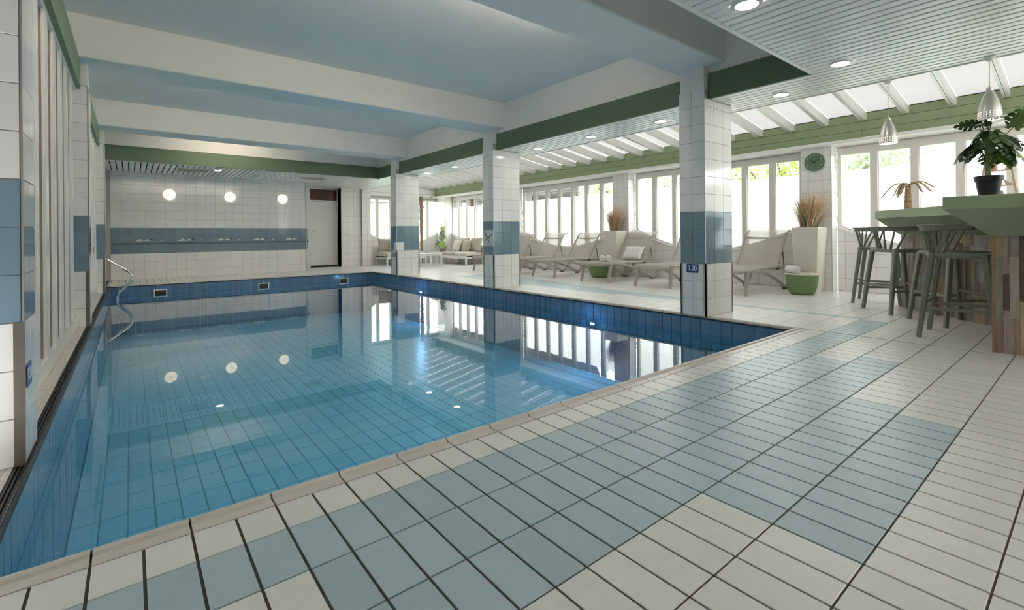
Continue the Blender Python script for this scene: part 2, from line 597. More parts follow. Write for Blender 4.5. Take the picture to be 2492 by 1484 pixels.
# ---- tiled walls at the far side
RH = 0.1982
ROWS = [k * RH for k in range(13)] + [2.50]
def band(i, j):
    return BT if 3 <= j <= 5 else WT
TT = 0.006
def tiled(name, label, core, o, u, n, cols, rows, matfn, limit=300, top=None, extra=None):
    w = MB()
    for bx in core: w.box(*bx)
    w = tag(w.build(name, GROUT), label, 'wall', kind='structure')
    cl = wall_cells(o, u, n, cols, rows, matfn, 0.004, top)
    if extra: cl += extra
    lay_tiles(w, cl, TT, limit)
    return w
wall_far = tiled('wall_far', 'white tiled far wall with a grey blue band of ship motif tiles', [(-0.6, 3.83, 14.0 + TT, 14.3, -0.3, 2.9)],
      (0, 14.0 + TT, 0), (1, 0, 0), (0, -1, 0), steps(-0.36, 3.83, -0.16, 0.202), ROWS, band)
# printed ships on the middle row of the band
SHIPW = mat('ship_print_white', (0.75, 0.76, 0.75), 0.15)
SHIPD = mat('ship_print_dark', (0.05, 0.075, 0.095), 0.15)
WAVE = mat('wave_print', (0.10, 0.16, 0.20), 0.12)
pw_, pd_, pv_ = MB(), MB(), MB()
def flat(mb, pts, x, z, s=1.0, y=13.9985):
    mb.face([(x + p[0] * s, y, z + p[1] * s) for p in pts])
zc = 4 * RH + 0.099
for k in range(-1, 5):
    x = -0.16 + 0.202 * (1 + 4 * k)
    if x > 0 - 0.3 and x < 3.7:
        if x > -0.2:
            flat(pw_, [(0.03, -0.005), (0.07, 0.016), (0.10, 0.02), (0.12, 0.045), (0.135, 0.048), (0.15, 0.024), (0.175, 0.02), (0.18, -0.012), (0.05, -0.02)], x, zc)
            flat(pw_, [(0.185, 0.0), (0.24, 0.022), (0.26, 0.036), (0.275, 0.034), (0.29, 0.02), (0.315, 0.012), (0.31, -0.005), (0.19, -0.012)], x, zc)
            flat(pd_, [(0.015, -0.022), (0.045, -0.01), (0.03, -0.026)], x, zc)
            flat(pd_, [(0.30, 0.028), (0.33, 0.042), (0.385, 0.022), (0.36, 0.012), (0.32, 0.014)], x, zc)
        if x + 0.5 < 3.75 and x + 0.46 > -0.3:
            flat(pw_, [(0.48, 0.0), (0.51, 0.018), (0.53, 0.008), (0.56, 0.004), (0.53, -0.008)], x, zc)
            flat(pd_, [(0.565, 0.006), (0.60, 0.012), (0.60, 0.004)], x, zc)
x = -0.34
k = 0
while x < 3.75:
    w = 0.19
    flat(pv_, [(0, -0.094), (w, -0.094), (w, -0.040 - 0.012 * (k % 2)), (w * .66, -0.056), (w * .33, -0.05), (0, -0.04 - 0.012 * ((k + 1) % 2))], x, zc, y=13.9988)
    x += 0.202; k += 1
for nm, mb, m in (('ship_print', pw_, SHIPW), ('smoke_print', pd_, SHIPD), ('wave_print', pv_, WAVE)):
    mb.build(nm, m, wall_far)
a = MB(); a.box(3.815, 3.835, 13.988, 14.01, 0, 2.49); a.build('corner_strip', STEEL, wall_far)

# niche beside the door, wall right of the door and its pilaster
tiled('wall_niche', 'narrow tiled wall with a blue band left of the door', [(3.6, 4.22, 15.3 + TT, 15.6, -0.3, 2.9), (3.6, 3.83, 14.3, 15.6, -0.3, 2.9)],
      (0, 15.3 + TT, 0), (1, 0, 0), (0, -1, 0), [3.83, 4.02, 4.22], ROWS, band)
tiled('wall_back', 'white tiled wall between the door and the corner window', [(5.16, 5.80, 15.03 + TT, 15.6, -0.3, 2.9)],
      (0, 15.03 + TT, 0), (1, 0, 0), (0, -1, 0), steps(5.16, 5.80, 5.36, 0.2), ROWS, lambda i, j: WT)
tiled('pilaster_back', 'slim tiled pilaster at the left of the corner window', [(5.80, 6.08, 14.93 + TT, 15.6, -0.3, 2.9)],
      (0, 14.93 + TT, 0), (1, 0, 0), (0, -1, 0), [5.80, 5.955, 6.08], ROWS, lambda i, j: WT)

# ---- end wall with its window (plane y = 15.25)
EC = 7.42
def end_curve(x): return min(0.625 + 0.235 * (x - EC) ** 2, 1.12)
w = MB()
n_ = 14
xs = [6.08 + (8.95 - 6.08) * k / n_ for k in range(n_ + 1)]
w.prism([(6.08, -0.3), (9.2, -0.3), (9.2, end_curve(8.95))] + [(x, end_curve(x)) for x in reversed(xs)], 1, 15.25 + TT, 15.45)
w.box(8.78, 9.2, 15.25 + TT, 15.45, 0.9, 2.3)
w.box(5.8, 9.2, 15.25 + TT, 15.45, 2.24, 3.5)
wall_end = tag(w.build('wall_end', GROUT), 'white tiled end wall under and beside the two corner windows', 'wall', kind='structure')
cl = wall_cells((0, 15.25 + TT, 0), (1, 0, 0), (0, -1, 0), steps(6.08, 8.78, 6.28, 0.2), ROWS[:7], lambda i, j: WT, 0.004, end_curve)
cl += wall_cells((0, 15.25 + TT, 0), (1, 0, 0), (0, -1, 0), [8.78, 8.95], ROWS[:12], lambda i, j: WT, 0.004)
lay_tiles(wall_end, cl, TT)
a = MB(); a.box(6.08, 8.6, 15.17, 15.25, 2.30, 2.42); a.build('beam_board', WOODW, wall_end)
for k in range(3):
    a = MB(); a.box(5.97, 8.6, 15.20, 15.25, 2.43 + 0.25 * k, 2.672 + 0.25 * k); a.build('board', WOODW, wall_end)

# ---- window wall on the right (x = 8.95), pilasters and windows
PIL = [(2.735, 3.18), (6.70, 7.14), (10.69, 11.12)]
UNITS = [(2.735, 2.677), (6.70, 6.63), (10.69, 10.59), (14.62, 14.58)]       # upper end of opening, first glass edge
def sill_curve(c):
    return lambda y: min(0.585 + 0.15 * (y - c) ** 2, 1.06)
LOW = [-1.20, 3.18, 7.14, 11.12]
w = MB()
cl = []
for (top, g0), low in zip(UNITS, LOW):
    c = g0 - 1.66
    f = sill_curve(c)
    ys = [low + (top - low) * k / 20 for k in range(21)]
    w.prism([(low, -0.3), (top, -0.3)] + [(y, f(y)) for y in reversed(ys)], 0, 8.95 + TT, 9.12)
    w.box(8.95 + TT, 9.12, low, top, 2.30, 2.8)
    cl += wall_cells((8.95 + TT, 0, 0), (0, 1, 0), (-1, 0, 0), steps(low, top, low + 0.19, 0.202), ROWS[:7], lambda i, j: WT, 0.004, f)
w.box(8.95, 9.12, 14.62, 15.45, -0.3, 2.8)
w.box(8.95, 9.12, -3.2, -1.20, -0.3, 2.8)
wall_right = tag(w.build('wall_right', GROUT), 'white tiled wall under the curved window sills', 'wall', kind='structure')
lay_tiles(wall_right, cl, TT, 300)
for k, (a0, a1) in enumerate(PIL + [(14.60, 15.25)]):
    w = MB(); w.box(8.71 + TT, 8.955 + TT, a0 + TT, a1, -0.3, 2.345)
    w = tag(w.build('pilaster', GROUT), ['white tiled pilaster carrying the round green clock', 'white tiled pilaster behind the farther grass planter', 'white tiled pilaster hidden behind the middle pool pillar', 'white tiled corner pilaster behind the leafy corner plant'][k], 'pilaster', kind='structure')
    cl = wall_cells((8.71 + TT, 0, 0), (0, 1, 0), (-1, 0, 0), steps(a0, a1, a0 + 0.125, 0.205), ROWS[:12] + [2.345], lambda i, j: WT, 0.004)
    cl += wall_cells((0, a0 + TT, 0), (1, 0, 0), (0, -1, 0), [8.712, 8.95], ROWS[:12] + [2.345], lambda i, j: WT, 0.004)
    lay_tiles(w, cl, TT)
    a = MB(); a.box(8.706, 8.716, a0 - 0.004, a0 + 0.006, 0, 2.33); a.build('corner_strip', STEEL, w)

def glass_shader(N, L):
    tr = N.new('ShaderNodeBsdfTransparent'); tr.inputs['Color'].default_value = (0.94, 0.96, 0.95, 1)
    gl = N.new('ShaderNodeBsdfGlossy'); gl.inputs['Roughness'].default_value = 0.02
    lw = N.new('ShaderNodeFresnel'); lw.inputs['IOR'].default_value = 1.45
    mx = N.new('ShaderNodeMixShader')
    L.new(lw.outputs[0], mx.inputs[0]); L.new(tr.outputs[0], mx.inputs[1]); L.new(gl.outputs[0], mx.inputs[2])
    return mx.outputs[0]
GLASS = clear_mat('window_glass', glass_shader)
def frost_shader(N, L):
    tl = N.new('ShaderNodeBsdfTranslucent'); tl.inputs['Color'].default_value = (0.55, 0.56, 0.57, 1)
    gl = N.new('ShaderNodeBsdfGlossy'); gl.inputs['Roughness'].default_value = 0.25
    mx = N.new('ShaderNodeMixShader'); mx.inputs[0].default_value = 0.04
    L.new(tl.outputs[0], mx.inputs[1]); L.new(gl.outputs[0], mx.inputs[2])
    return mx.outputs[0]
FROST = clear_mat('frosted_film', frost_shader)

FILM_Z, GLASS_TOP = 1.935, 2.185
def window_unit(name, label, spans, P, low, high, f, pitch_w):
    """spans: glass spans along the wall; P(s, d, z): point at s along the wall, d outwards; f: sill curve."""
    win = tag(bpy.data.objects.new(name, None), label, 'window', kind='structure'); C.objects.link(win)
    def bar(nm, s0, s1, z0, z1, d0, d1, m=FRAMEW):
        a = MB()
        vs = [P(s, d, z) for z in (z0, z1) for d in (d0, d1) for s in (s0, s1)]
        a.raw(vs, [(0, 2, 3, 1), (4, 5, 7, 6), (0, 1, 5, 4), (2, 6, 7, 3), (0, 4, 6, 2), (1, 3, 7, 5)])
        return a.build(nm, m, win)
    bar('frame_head', low, high, GLASS_TOP, 2.31, 0.02, 0.11)
    bar('frame_jamb', low, spans[-1][0], min(f(low) , 1.06), GLASS_TOP, 0.02, 0.11)
    bar('frame_jamb', spans[0][1], high, min(f(high), 1.06), GLASS_TOP, 0.02, 0.11)
    # curved bottom rail and sill
    n = 28
    ss = [low + (high - low) * k / n for k in range(n + 1)]
    for nm, h0, h1, d0, d1, m in (('frame_bottom', 0.0, 0.055, 0.015, 0.11, FRAMEW), ('sill', -0.012, 0.016, -0.025, 0.03, WOODW)):
        a = MB()
        a.loft([[P(s, d0, f(s) + h0), P(s, d1, f(s) + h0), P(s, d1, f(s) + h1), P(s, d0, f(s) + h1)] for s in ss])
        a.build(nm, m, win)
    for k in range(len(spans) - 1):
        b, t = spans[k + 1][1], spans[k][0]
        mid = (b + t) / 2
        bar('mullion', b + 0.012, t - 0.0, f(mid) + 0.03, GLASS_TOP, 0.0, 0.10)
        bar('glazing_bead', b - 0.003, b + 0.012, f(mid) + 0.05, GLASS_TOP, 0.03, 0.08, WOODW)
    for lo, hi in spans:
        q = [lo + (hi - lo) * i / 4 for i in range(5)]
        a = MB(); a.face([P(lo, 0.062, FILM_Z), P(hi, 0.062, FILM_Z), P(hi, 0.062, GLASS_TOP), P(lo, 0.062, GLASS_TOP)])
        a.build('pane', GLASS, win)
        a = MB(); a.face([P(s, 0.060, f(s) + 0.05) for s in q] + [P(hi, 0.060, FILM_Z), P(lo, 0.060, FILM_Z)])
        a.build('frosted_pane', FROST, win)
    return win
wl_ = ['wide window behind the bar with frosted panes and clear tops', 'wide frosted window between the clock pilaster and the farther grass planter', 'wide frosted window behind the middle sun loungers', 'wide frosted window behind the corner sofa']
for k, ((top, g0), low) in enumerate(zip(UNITS, LOW)):
    spans = []
    for i in range(7):
        hi = g0 - 0.4915 * i
        spans.append((hi - 0.385, hi))
    if k == 0:
        spans.append((-1.13, -0.86))
    f = sill_curve(g0 - 1.66)
    window_unit('window_%d' % (k + 1), wl_[k], spans, lambda s, d, z: (8.95 + d, s, z), low, top, f, 0.49)
espans = [(8.37, 8.74), (7.905, 8.275), (7.435, 7.80), (6.955, 7.33), (6.485, 6.86), (6.12, 6.385)]
window_unit('window_5', 'frosted windows on the end wall with a curved sill', espans, lambda s, d, z: (s, 15.25 + d, z), 6.08, 8.78, end_curve, 0.47)

# soffit and green boards over the window wall
sof = MB(); sof.box(8.56, 8.99, -3.0, 15.25, 2.315, 2.345)
sof.sweep([(8.57, -3.0, 2.335), (8.57, 15.24, 2.335)], 0.05, 0.05, up=(0, 0, 1))
tag(sof.build('trim_1', WOODW), 'white rounded moulding under the sage green boards', 'trim', kind='structure')
fas = struct('trim_2', 'sage green board fascia above the right hand windows', 'trim')
for k in range(3):
    for y0, y1 in ((-3.0, 2.3), (2.303, 6.9), (6.903, 11.0), (11.003, 15.2)):
        yy0, yy1 = y0 + 0.4 * k * (y0 > 0), min(y1 + 0.4 * k, 15.2)
        a = MB(); a.prism([(8.60, 2.348 + 0.13 * k), (8.65, 2.348 + 0.13 * k), (8.65, 2.474 + 0.13 * k), (8.603, 2.474 + 0.13 * k), (8.60, 2.470 + 0.13 * k)], 1, yy0, yy1)
        a.build('board', GREENL, fas)
a = MB(); a.box(8.65, 9.12, -3.0, 15.25, 2.345, 2.72); a.build('backing', WOODW, fas)

# ---- pillars on the right pool edge
PILL_Y = [2.818, 6.822, 10.79]
PW, PD = 0.316, 0.606
for k, yp in enumerate(PILL_Y):
    x0 = 5.04
    w = MB()
    w.box(x0 + TT, x0 + PD, yp + TT, yp + PW, 0, 2.574)
    w.box(x0 + TT + 0.004, 5.16, yp + TT + 0.004, yp + PW - 0.01, 2.574, Z_BEAM, 1)
    w = tag(w.build('pillar', [GROUT, PAINT]), ['tiled pool pillar nearest to the bar with a blue depth sign', 'middle tiled pool pillar with a sign forbidding glass', 'farthest tiled pool pillar near the corner sofas'][k], 'pillar', kind='structure')
    def fl(i, j, k=k):
        if k == 2 and j == 3 and i == 0: return WT
        return band(i, j)
    def ff(i, j, k=k):
        if k == 2 and j == 3 and i == 0: return WT
        return band(i, j)
    cl = wall_cells((x0 + TT, 0, 0), (0, 1, 0), (-1, 0, 0), [yp, yp + PW / 2, yp + PW], [i * RH for i in range(13)] + [2.574], fl, 0.004)
    cl += wall_cells((0, yp + TT, 0), (1, 0, 0), (0, -1, 0), [x0, x0 + 0.202, x0 + 0.404, x0 + PD], [i * RH for i in range(13)] + [2.466], ff, 0.004)
    cl += wall_cells((x0 + PD, 0, 0), (0, 1, 0), (1, 0, 0), [yp, yp + PW / 2, yp + PW], [i * RH for i in range(13)] + [2.466], fl, 0.004)
    lay_tiles(w, cl, TT)
    for q, (cx, cy, sx, sy) in enumerate(((x0, yp, 1, 1), (x0, yp + PW, 1, -1), (x0 + PD, yp, -1, 1))):
        a = MB()
        g = 0.0015
        xa, xb = sorted((cx - g * sx, cx + 0.032 * sx)); ya, yb = sorted((cy - g * sy, cy + 0.012 * sy))
        a.box(xa, xb, ya, yb, 0, 0.597)
        xa, xb = sorted((cx - g * sx, cx + 0.012 * sx)); ya, yb = sorted((cy - g * sy, cy + 0.032 * sy))
        a.box(xa, xb, ya, yb, 0, 0.597)
        a.build('corner_guard', STEEL, w)
        a = MB()
        xa, xb = sorted((cx - 0.001 * sx, cx + 0.006 * sx)); ya, yb = sorted((cy - 0.001 * sy, cy + 0.006 * sy))
        a.box(xa, xb, ya, yb, 0.597, 2.46)
        a.build('corner_strip', WOODW, w)

# ---- pillars and slatted windows on the left pool edge
lab = ['tiled pillar at the left edge of the view with a blue depth sign', 'tiled pillar between the two rows of white mullions', 'tiled pillar where the steel handrail starts']
for k, yp in enumerate(PILL_Y):
    x1 = -0.35
    yp += [0.0, 0.02, 0.03][k]
    w = MB()
    w.box(-1.2, x1 - TT, yp + TT, yp + PW, 0, 2.587)
    w.box(-1.2, x1 - TT, yp + 0.01, yp + PW - 0.01, 2.587, 2.86, 1)
    w = tag(w.build('pillar', [GROUT, PAINT]), lab[k], 'pillar', kind='structure')
    cl = wall_cells((x1 - TT, 0, 0), (0, 1, 0), (1, 0, 0), [yp, yp + PW / 2, yp + PW], [i * RH for i in range(14)], band, 0.004)
    cl += wall_cells((0, yp + TT, 0), (1, 0, 0), (0, -1, 0), [-1.158, -0.956, -0.754, -0.552, -0.357], [i * RH for i in range(14)], band, 0.004)
    lay_tiles(w, cl, TT)
    a = MB(); a.box(x1 - 0.032, x1 + 0.0015, yp - 0.0015, yp + 0.010, 0, 0.597)
    a.build('corner_guard', mat('worn_steel', (0.23, 0.21, 0.18), 0.5, 0.8, nscale=12, nvar=0.3), w)
    a = MB(); a.box(x1 - 0.012, x1 + 0.0012, yp + PW - 0.012, yp + PW + 0.0015, 0, 2.58); a.build('corner_strip', WOODW, w)
    a = MB(); a.box(x1 - 0.005, x1 + 0.001, yp - 0.001, yp + 0.005, 0.597, 2.58); a.build('corner_strip', mat('dull_strip', (0.33, 0.29, 0.25), 0.5), w)
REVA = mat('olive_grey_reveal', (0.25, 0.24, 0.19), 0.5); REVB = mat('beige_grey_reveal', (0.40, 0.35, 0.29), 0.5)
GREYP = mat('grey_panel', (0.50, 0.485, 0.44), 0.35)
for k, (a0, a1) in enumerate(((3.14, 6.84), (7.165, 10.82), (11.14, 14.0))):
    win = tag(bpy.data.objects.new('window_%d' % (6 + k), None), ['near row of tall white mullions along the left pool edge', 'second row of tall white mullions along the left pool edge', 'last row of tall white mullions by the handrail'][k], 'window', kind='structure'); C.objects.link(win)
    a = MB(); a.box(-0.62, -0.452, a0, a1, 0.0, 0.112); a.box(-0.62, -0.448, a0, a1, 0.112, 0.124); a.build('sill', WOODW, win)
    a = MB(); a.prism([(-0.60, 2.52), (-0.455, 2.52), (-0.44, 2.56), (-0.435, 2.62), (-0.42, 2.68), (-0.60, 2.68)], 1, a0, a1); a.build('head_rail', WOODW, win)
    y = a0 + 0.02 + (0.0 if k == 0 else 0.0)
    while y < a1 - 0.05:
        y1 = min(y + 0.15, a1)
        a = MB()
        a.box(-0.472, -0.464, y, y1, 0.124, 2.53)
        a.box(-0.464, -0.452, y + 0.006, y + 0.066, 0.124, 2.53)
        a.box(-0.464, -0.452, y + 0.080, min(y + 0.144, a1), 0.124, 2.53)
        mu = a.build('mullion', WOODW, win)
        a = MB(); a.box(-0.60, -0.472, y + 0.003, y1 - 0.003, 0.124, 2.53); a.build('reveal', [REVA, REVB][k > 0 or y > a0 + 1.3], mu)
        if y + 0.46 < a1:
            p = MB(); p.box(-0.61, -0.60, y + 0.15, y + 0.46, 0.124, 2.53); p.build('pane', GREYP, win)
        y += 0.46
    a = MB(); a.box(-0.55, -0.41, a0, a1, 2.60 - 0.06, 2.84)
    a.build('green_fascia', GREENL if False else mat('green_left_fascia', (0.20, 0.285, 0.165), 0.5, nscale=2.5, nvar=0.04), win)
w = MB()
w.box(-1.3, -0.62, 3.0, 14.3, -0.3, 3.4)
w.box(-1.3, -1.2, -3.2, 3.0, -0.3, 3.4)
tag(w.build('wall_left', PAINT), 'plastered wall behind the left window rows', 'wall', kind='structure')
w = MB(); w.box(-1.3, 9.2, -3.4, -3.2, -0.3, 0.6); w.box(-1.3, 9.2, -3.4, -3.2, 2.31, 3.6); w.box(-1.3, 6.2, -3.4, -3.2, 0.6, 2.31)
tag(w.build('wall_near', PAINT), 'plain white wall behind the viewer', 'wall', kind='structure')
sp_ = [(8.90 - 0.535 * k - 0.44, 8.90 - 0.535 * k) for k in range(5)]
window_unit('window_9', 'unseen frosted window added behind the viewer for fill light', sp_, lambda s, d, z: (s, -3.2 - d, z), 6.2, 9.0, lambda s: 0.6, 0.535)  # unseen window, added to let in light from behind the viewer
FILL_TUBE = 11.0

# ---- ceiling over the pool with its beams and upstands
w = MB(); w.box(-1.3, 5.35, -3.3, 15.6, Z_CEIL, Z_CEIL + 0.25)
w.box(5.15, 5.35, 1.78, 12.3, Z_SLAT + 0.02, Z_CEIL)
w.box(-0.9, 5.15, 12.12, 12.35, Z_SLAT + 0.02, Z_CEIL)
w.box(-0.9, 5.15, 1.58, 1.76, Z_SLAT + 0.02, Z_CEIL)
w.box(-0.75, -0.56, 1.7, 12.2, 2.84, Z_CEIL)
tag(w.build('ceiling', PAINT), 'high white plastered ceiling over the pool', 'ceiling', kind='structure')
for k, y0 in enumerate((2.63, 6.63, 10.44)):
    w = MB(); c = 0.012
    w.prism([(y0 + c, Z_BEAM), (y0 + 0.57 - c, Z_BEAM), (y0 + 0.57, Z_BEAM + c), (y0 + 0.57, Z_CEIL + 0.02), (y0, Z_CEIL + 0.02), (y0, Z_BEAM + c)], 0, -0.60, 5.145)
    bm_ = tag(w.build('beam', PAINT), ['white concrete beam over the near pillars', 'white concrete beam over the middle pillars', 'white concrete beam over the farthest pillars'][k], 'beam', kind='structure')
    for xl in ((0.4, 1.75, 3.1), (0.4, 1.75, 3.1), (1.6,))[k]:                     # unseen tubes added behind each beam as fill light over the pool
        a = MB(); a.box(xl - 0.62, xl + 0.62, y0 + 0.57, y0 + 0.60, 3.02, 3.09); a.build('fill_tube_batten', WOODW, bm_)
        a = MB(); a.tube([(xl - 0.6, y0 + 0.622, 3.055), (xl + 0.6, y0 + 0.622, 3.055)], 0.019, 10)
        a.build('added_fill_tube', mat('warm_fill_tube', (0.9, 0.9, 0.85), 0.4, emit=(1.0, 0.89, 0.73), estr=FILL_TUBE), bm_, True)
gf = struct('trim_3', 'dark green fascia boards round the ceiling opening', 'trim')
ye = 1.77
for a0, a1 in ((ye, PILL_Y[0] - 0.002), (PILL_Y[0] + PW, PILL_Y[1] - 0.002), (PILL_Y[1] + PW, PILL_Y[2] - 0.002), (PILL_Y[2] + PW, 12.10)):
    a = MB(); a.box(5.122, 5.15, a0, a1, Z_SLAT - 0.006, 2.755); a.build('fascia_board', GREEND, gf)
a = MB(); a.box(-0.56, 5.122, 12.09, 12.12, Z_SLAT + 0.01, 2.775); a.build('fascia_board', GREEND, gf)
a = MB(); a.box(-0.56, 5.122, 1.76, 1.785, Z_SLAT + 0.01, 2.755); a.build('fascia_board', GREEND, gf)

# ---- slatted ceiling
sc = struct('ceiling_slatted', 'lowered ceiling of long white slats with dark gaps', 'ceiling')
SP = 0.1
def slat(x0, x1, y0, y1):
    a = MB(); c = 0.004
    a.prism([(x0, Z_SLAT + 0.014), (x0, Z_SLAT + c), (x0 + c, Z_SLAT), (x1 - c, Z_SLAT), (x1, Z_SLAT + c), (x1, Z_SLAT + 0.014)], 1, y0, y1)
    a.build('slat', SLATM, sc)
k = 0
x = 5.962 - 0.080
while x > -1.0:
    xa, xb = x, x + 0.080
    if xa > 5.12:
        cuts = [-3.0]
        if xa < 5.04 + PD:
            for yp in PILL_Y:
                cuts += [yp - 0.004, yp + PW + 0.004]
        cuts.append(15.22 if xa > 5.16 else 15.3)
        for i in range(0, len(cuts), 2):
            slat(xa, xb, cuts[i], cuts[i + 1])
    else:
        slat(xa, xb, -3.0, 1.745)
        if xa > -0.62:
            slat(xa, xb, 12.125, 13.985 if xa < 3.83 else 15.28)
    x -= SP
a = MB()
a.box(-1.2, 5.98, -3.2, 1.76, Z_SLAT + 0.035, Z_SLAT + 0.05)
for i, (y0, y1) in enumerate(((1.76, PILL_Y[0]), (PILL_Y[0] + PW, PILL_Y[1]), (PILL_Y[1] + PW, PILL_Y[2]), (PILL_Y[2] + PW, 15.4))):
    a.box(5.15, 5.98, y0, y1, Z_SLAT + 0.035, Z_SLAT + 0.05)
a.box(-1.2, 5.15, 12.12, 15.6, Z_SLAT + 0.035, Z_SLAT + 0.05)
a.build('backing', VOID, sc)
a = MB()
a.box(-1.0, 5.13, 1.748, 1.760, Z_SLAT - 0.008, Z_SLAT + 0.03); a.box(-1.0, 5.13, 1.760, 1.785, Z_SLAT - 0.004, Z_SLAT + 0.004)
a.build('edge_trim', SLATM, sc)
a = MB(); a.box(5.964, 5.98, -3.2, 15.25, Z_SLAT - 0.01, 3.28); a.build('side_panel', WOODW, sc)

# ---- translucent roof: rafters and ribbed sheets
roof = struct('roof', 'sloping translucent roof of ribbed sheets on white rafters', 'roof')
def rz(x): return 2.745 + (8.60 - x) * 0.17
def sheet_shader(N, L):
    t = N.new('ShaderNodeTexCoord')
    wv = N.new('ShaderNodeTexWave'); wv.bands_direction = 'Y'; wv.inputs['Scale'].default_value = 26.0
    L.new(t.outputs['Object'], wv.inputs['Vector'])
    rp = N.new('ShaderNodeValToRGB')
    rp.color_ramp.elements[0].color = (0.068, 0.066, 0.063, 1); rp.color_ramp.elements[1].color = (0.080, 0.078, 0.075, 1)
    L.new(wv.outputs[0], rp.inputs[0])
    tl = N.new('ShaderNodeBsdfTranslucent'); L.new(rp.outputs[0], tl.inputs['Color'])
    df = N.new('ShaderNodeBsdfDiffuse'); df.inputs['Color'].default_value = (0.7, 0.68, 0.65, 1)
    mx = N.new('ShaderNodeMixShader'); mx.inputs[0].default_value = 0.25
    L.new(tl.outputs[0], mx.inputs[1]); L.new(df.outputs[0], mx.inputs[2])
    return mx.outputs[0]
SHEET = clear_mat('ribbed_sheet', sheet_shader)
ry = 0.744 - 0.497 * 6
rafters = []
while ry < 15.2:
    rafters.append(ry); ry += 0.4965
RAFT = mat('white_rafter', (0.74, 0.725, 0.69), 0.45, var=0.02, nscale=6, nvar=0.03)
ALUR = mat('pale_metal_strip', (0.60, 0.61, 0.58), 0.4, 0.3)
for r in rafters:
    a = MB()
    y0, y1 = r, r + 0.065
    a.prism([(5.98, rz(5.98) - 0.15), (8.52, rz(8.52) - 0.15), (8.60, rz(8.6) - 0.115), (8.60, rz(8.6) - 0.002), (5.98, rz(5.98) - 0.002)], 1, y0 + 0.004, y1)
    ra = a.build('rafter', RAFT, roof)
    a = MB()
    for q0, q1 in ((0.0, 0.028), (0.033, 0.061)):
        a.prism([(5.98, rz(5.98) - 0.165), (8.50, rz(8.50) - 0.165), (8.50, rz(8.5) - 0.15), (5.98, rz(5.98) - 0.15)], 1, y0 + q0, y0 + q1)
    a.build('cover_strip', ALUR, ra)
for i in range(len(rafters) - 1):
    a = MB(); y0, y1 = rafters[i] + 0.065, rafters[i + 1]
    a.face([(5.98, y0, rz(5.98) - 0.01), (8.63, y0, rz(8.63) - 0.01), (8.63, y1, rz(8.63) - 0.01), (5.98, y1, rz(5.98) - 0.01)])
    a.build('sheet', SHEET, roof, fix=False)
a = MB(); a.box(5.3, 5.99, -3.4, 15.6, 3.22, 3.3); a.box(8.6, 9.3, -3.4, 15.6, 2.72, 2.76); a.build('flashing', WOODW, roof)

# ---- door at the far end
dr = struct('door_1', 'white flush door with a slatted dark transom window above it', 'door')
DY = 15.36
a = MB()
for bx in ((4.215, 4.318, 0, 2.50), (5.142, 5.205, 0, 2.50), (4.318, 5.142, 2.045, 2.095), (4.318, 5.142, 2.43, 2.50)):
    a.box(bx[0], bx[1], DY - 0.02, DY + 0.08, bx[2], bx[3])
a.build('door_frame', WOODW, dr)
a = MB(); a.box(4.322, 5.138, DY, DY + 0.04, 0.06, 2.04); leaf = a.build('door_leaf', WOODW, dr)
a = MB(); a.box(4.36, 4.395, DY - 0.008, DY, 0.97, 1.17); a.tube([(4.377, DY - 0.03, 1.11), (4.48, DY - 0.035, 1.11)], 0.009); a.tube([(4.377, DY, 1.11), (4.377, DY - 0.032, 1.11)], 0.009)
a.build('door_handle', CHROME, leaf)
for z in (0.32, 1.08, 1.85):
    a = MB(); a.box(5.135, 5.150, DY - 0.012, DY + 0.002, z - 0.05, z + 0.05); a.build('hinge', mat('dull_hinge', (0.3, 0.29, 0.26), 0.4, 0.8), leaf)
for x in (4.58, 4.86):
    a = MB(); a.box(x, x + 0.02, DY - 0.018, DY, 2.03, 2.045); a.build('door_stop', BLACK, dr)
a = MB(); a.box(4.318, 5.142, DY + 0.01, DY + 0.05, 0.0, 0.045); a.build('threshold', BLACK, dr)
a = MB(); a.box(4.318, 5.142, DY + 0.02, DY + 0.03, 2.095, 2.43)
REDG = mat('red_room_beyond', (0.10, 0.045, 0.035), 0.08, nscale=3.0, color2=(0.30, 0.09, 0.07), stretch=(2.2, 1, 0.2))
a.build('transom_pane', REDG, dr)
for k in range(15):
    a = MB(); z = 2.108 + 0.022 * k; a.box(4.325, 5.135, DY + 0.002, DY + 0.012, z, z + 0.005); a.build('transom_slat', mat('dark_slat', (0.10, 0.08, 0.065), 0.4), dr)
tag(dr, kind='structure')
w = MB(); w.box(4.2, 5.22, DY + 0.08, DY + 0.2, -0.3, 2.6); w.box(5.16, 5.22, 15.03, DY + 0.1, 0, 2.6)
tag(w.build('wall_doorway', WOODW), 'white reveal round the door', 'wall', kind='structure')

# ================================================================== LIGHT FITTINGS
LAMP = mat('lamp_diffuser', (0.9, 0.88, 0.82), 0.4, emit=(1.0, 0.96, 0.90), estr=14.0)
LAMPOFF = mat('lamp_glass', (0.75, 0.75, 0.72), 0.15, nscale=30, nvar=0.15)
RING = mat('lamp_ring', (0.70, 0.69, 0.65), 0.3)
dl = [((3.226, 1.497), 'round downlight in the slats over the near end of the pool', 1),
      ((5.03, 1.50), 'large round downlight near the corner of the slatted ceiling', 1),
      ((5.62, 2.242), 'round downlight over the deck beside the nearest pillar', 1),
      ((5.62, 3.77), 'lit downlight just beyond the nearest pillar', 1),
      ((5.62, 5.02), 'lit downlight third along the right slats from the corner', 1),
      ((5.62, 6.276), 'lit downlight close to the middle pillar', 1),
      ((5.60, 8.994), 'downlight between the middle and the farthest pillar', 1),
      ((5.62, 10.304), 'lit downlight before the farthest pillar', 1),
      ((1.545, 12.56), 'lit downlight in the slats above the far wall lamps', 1)]
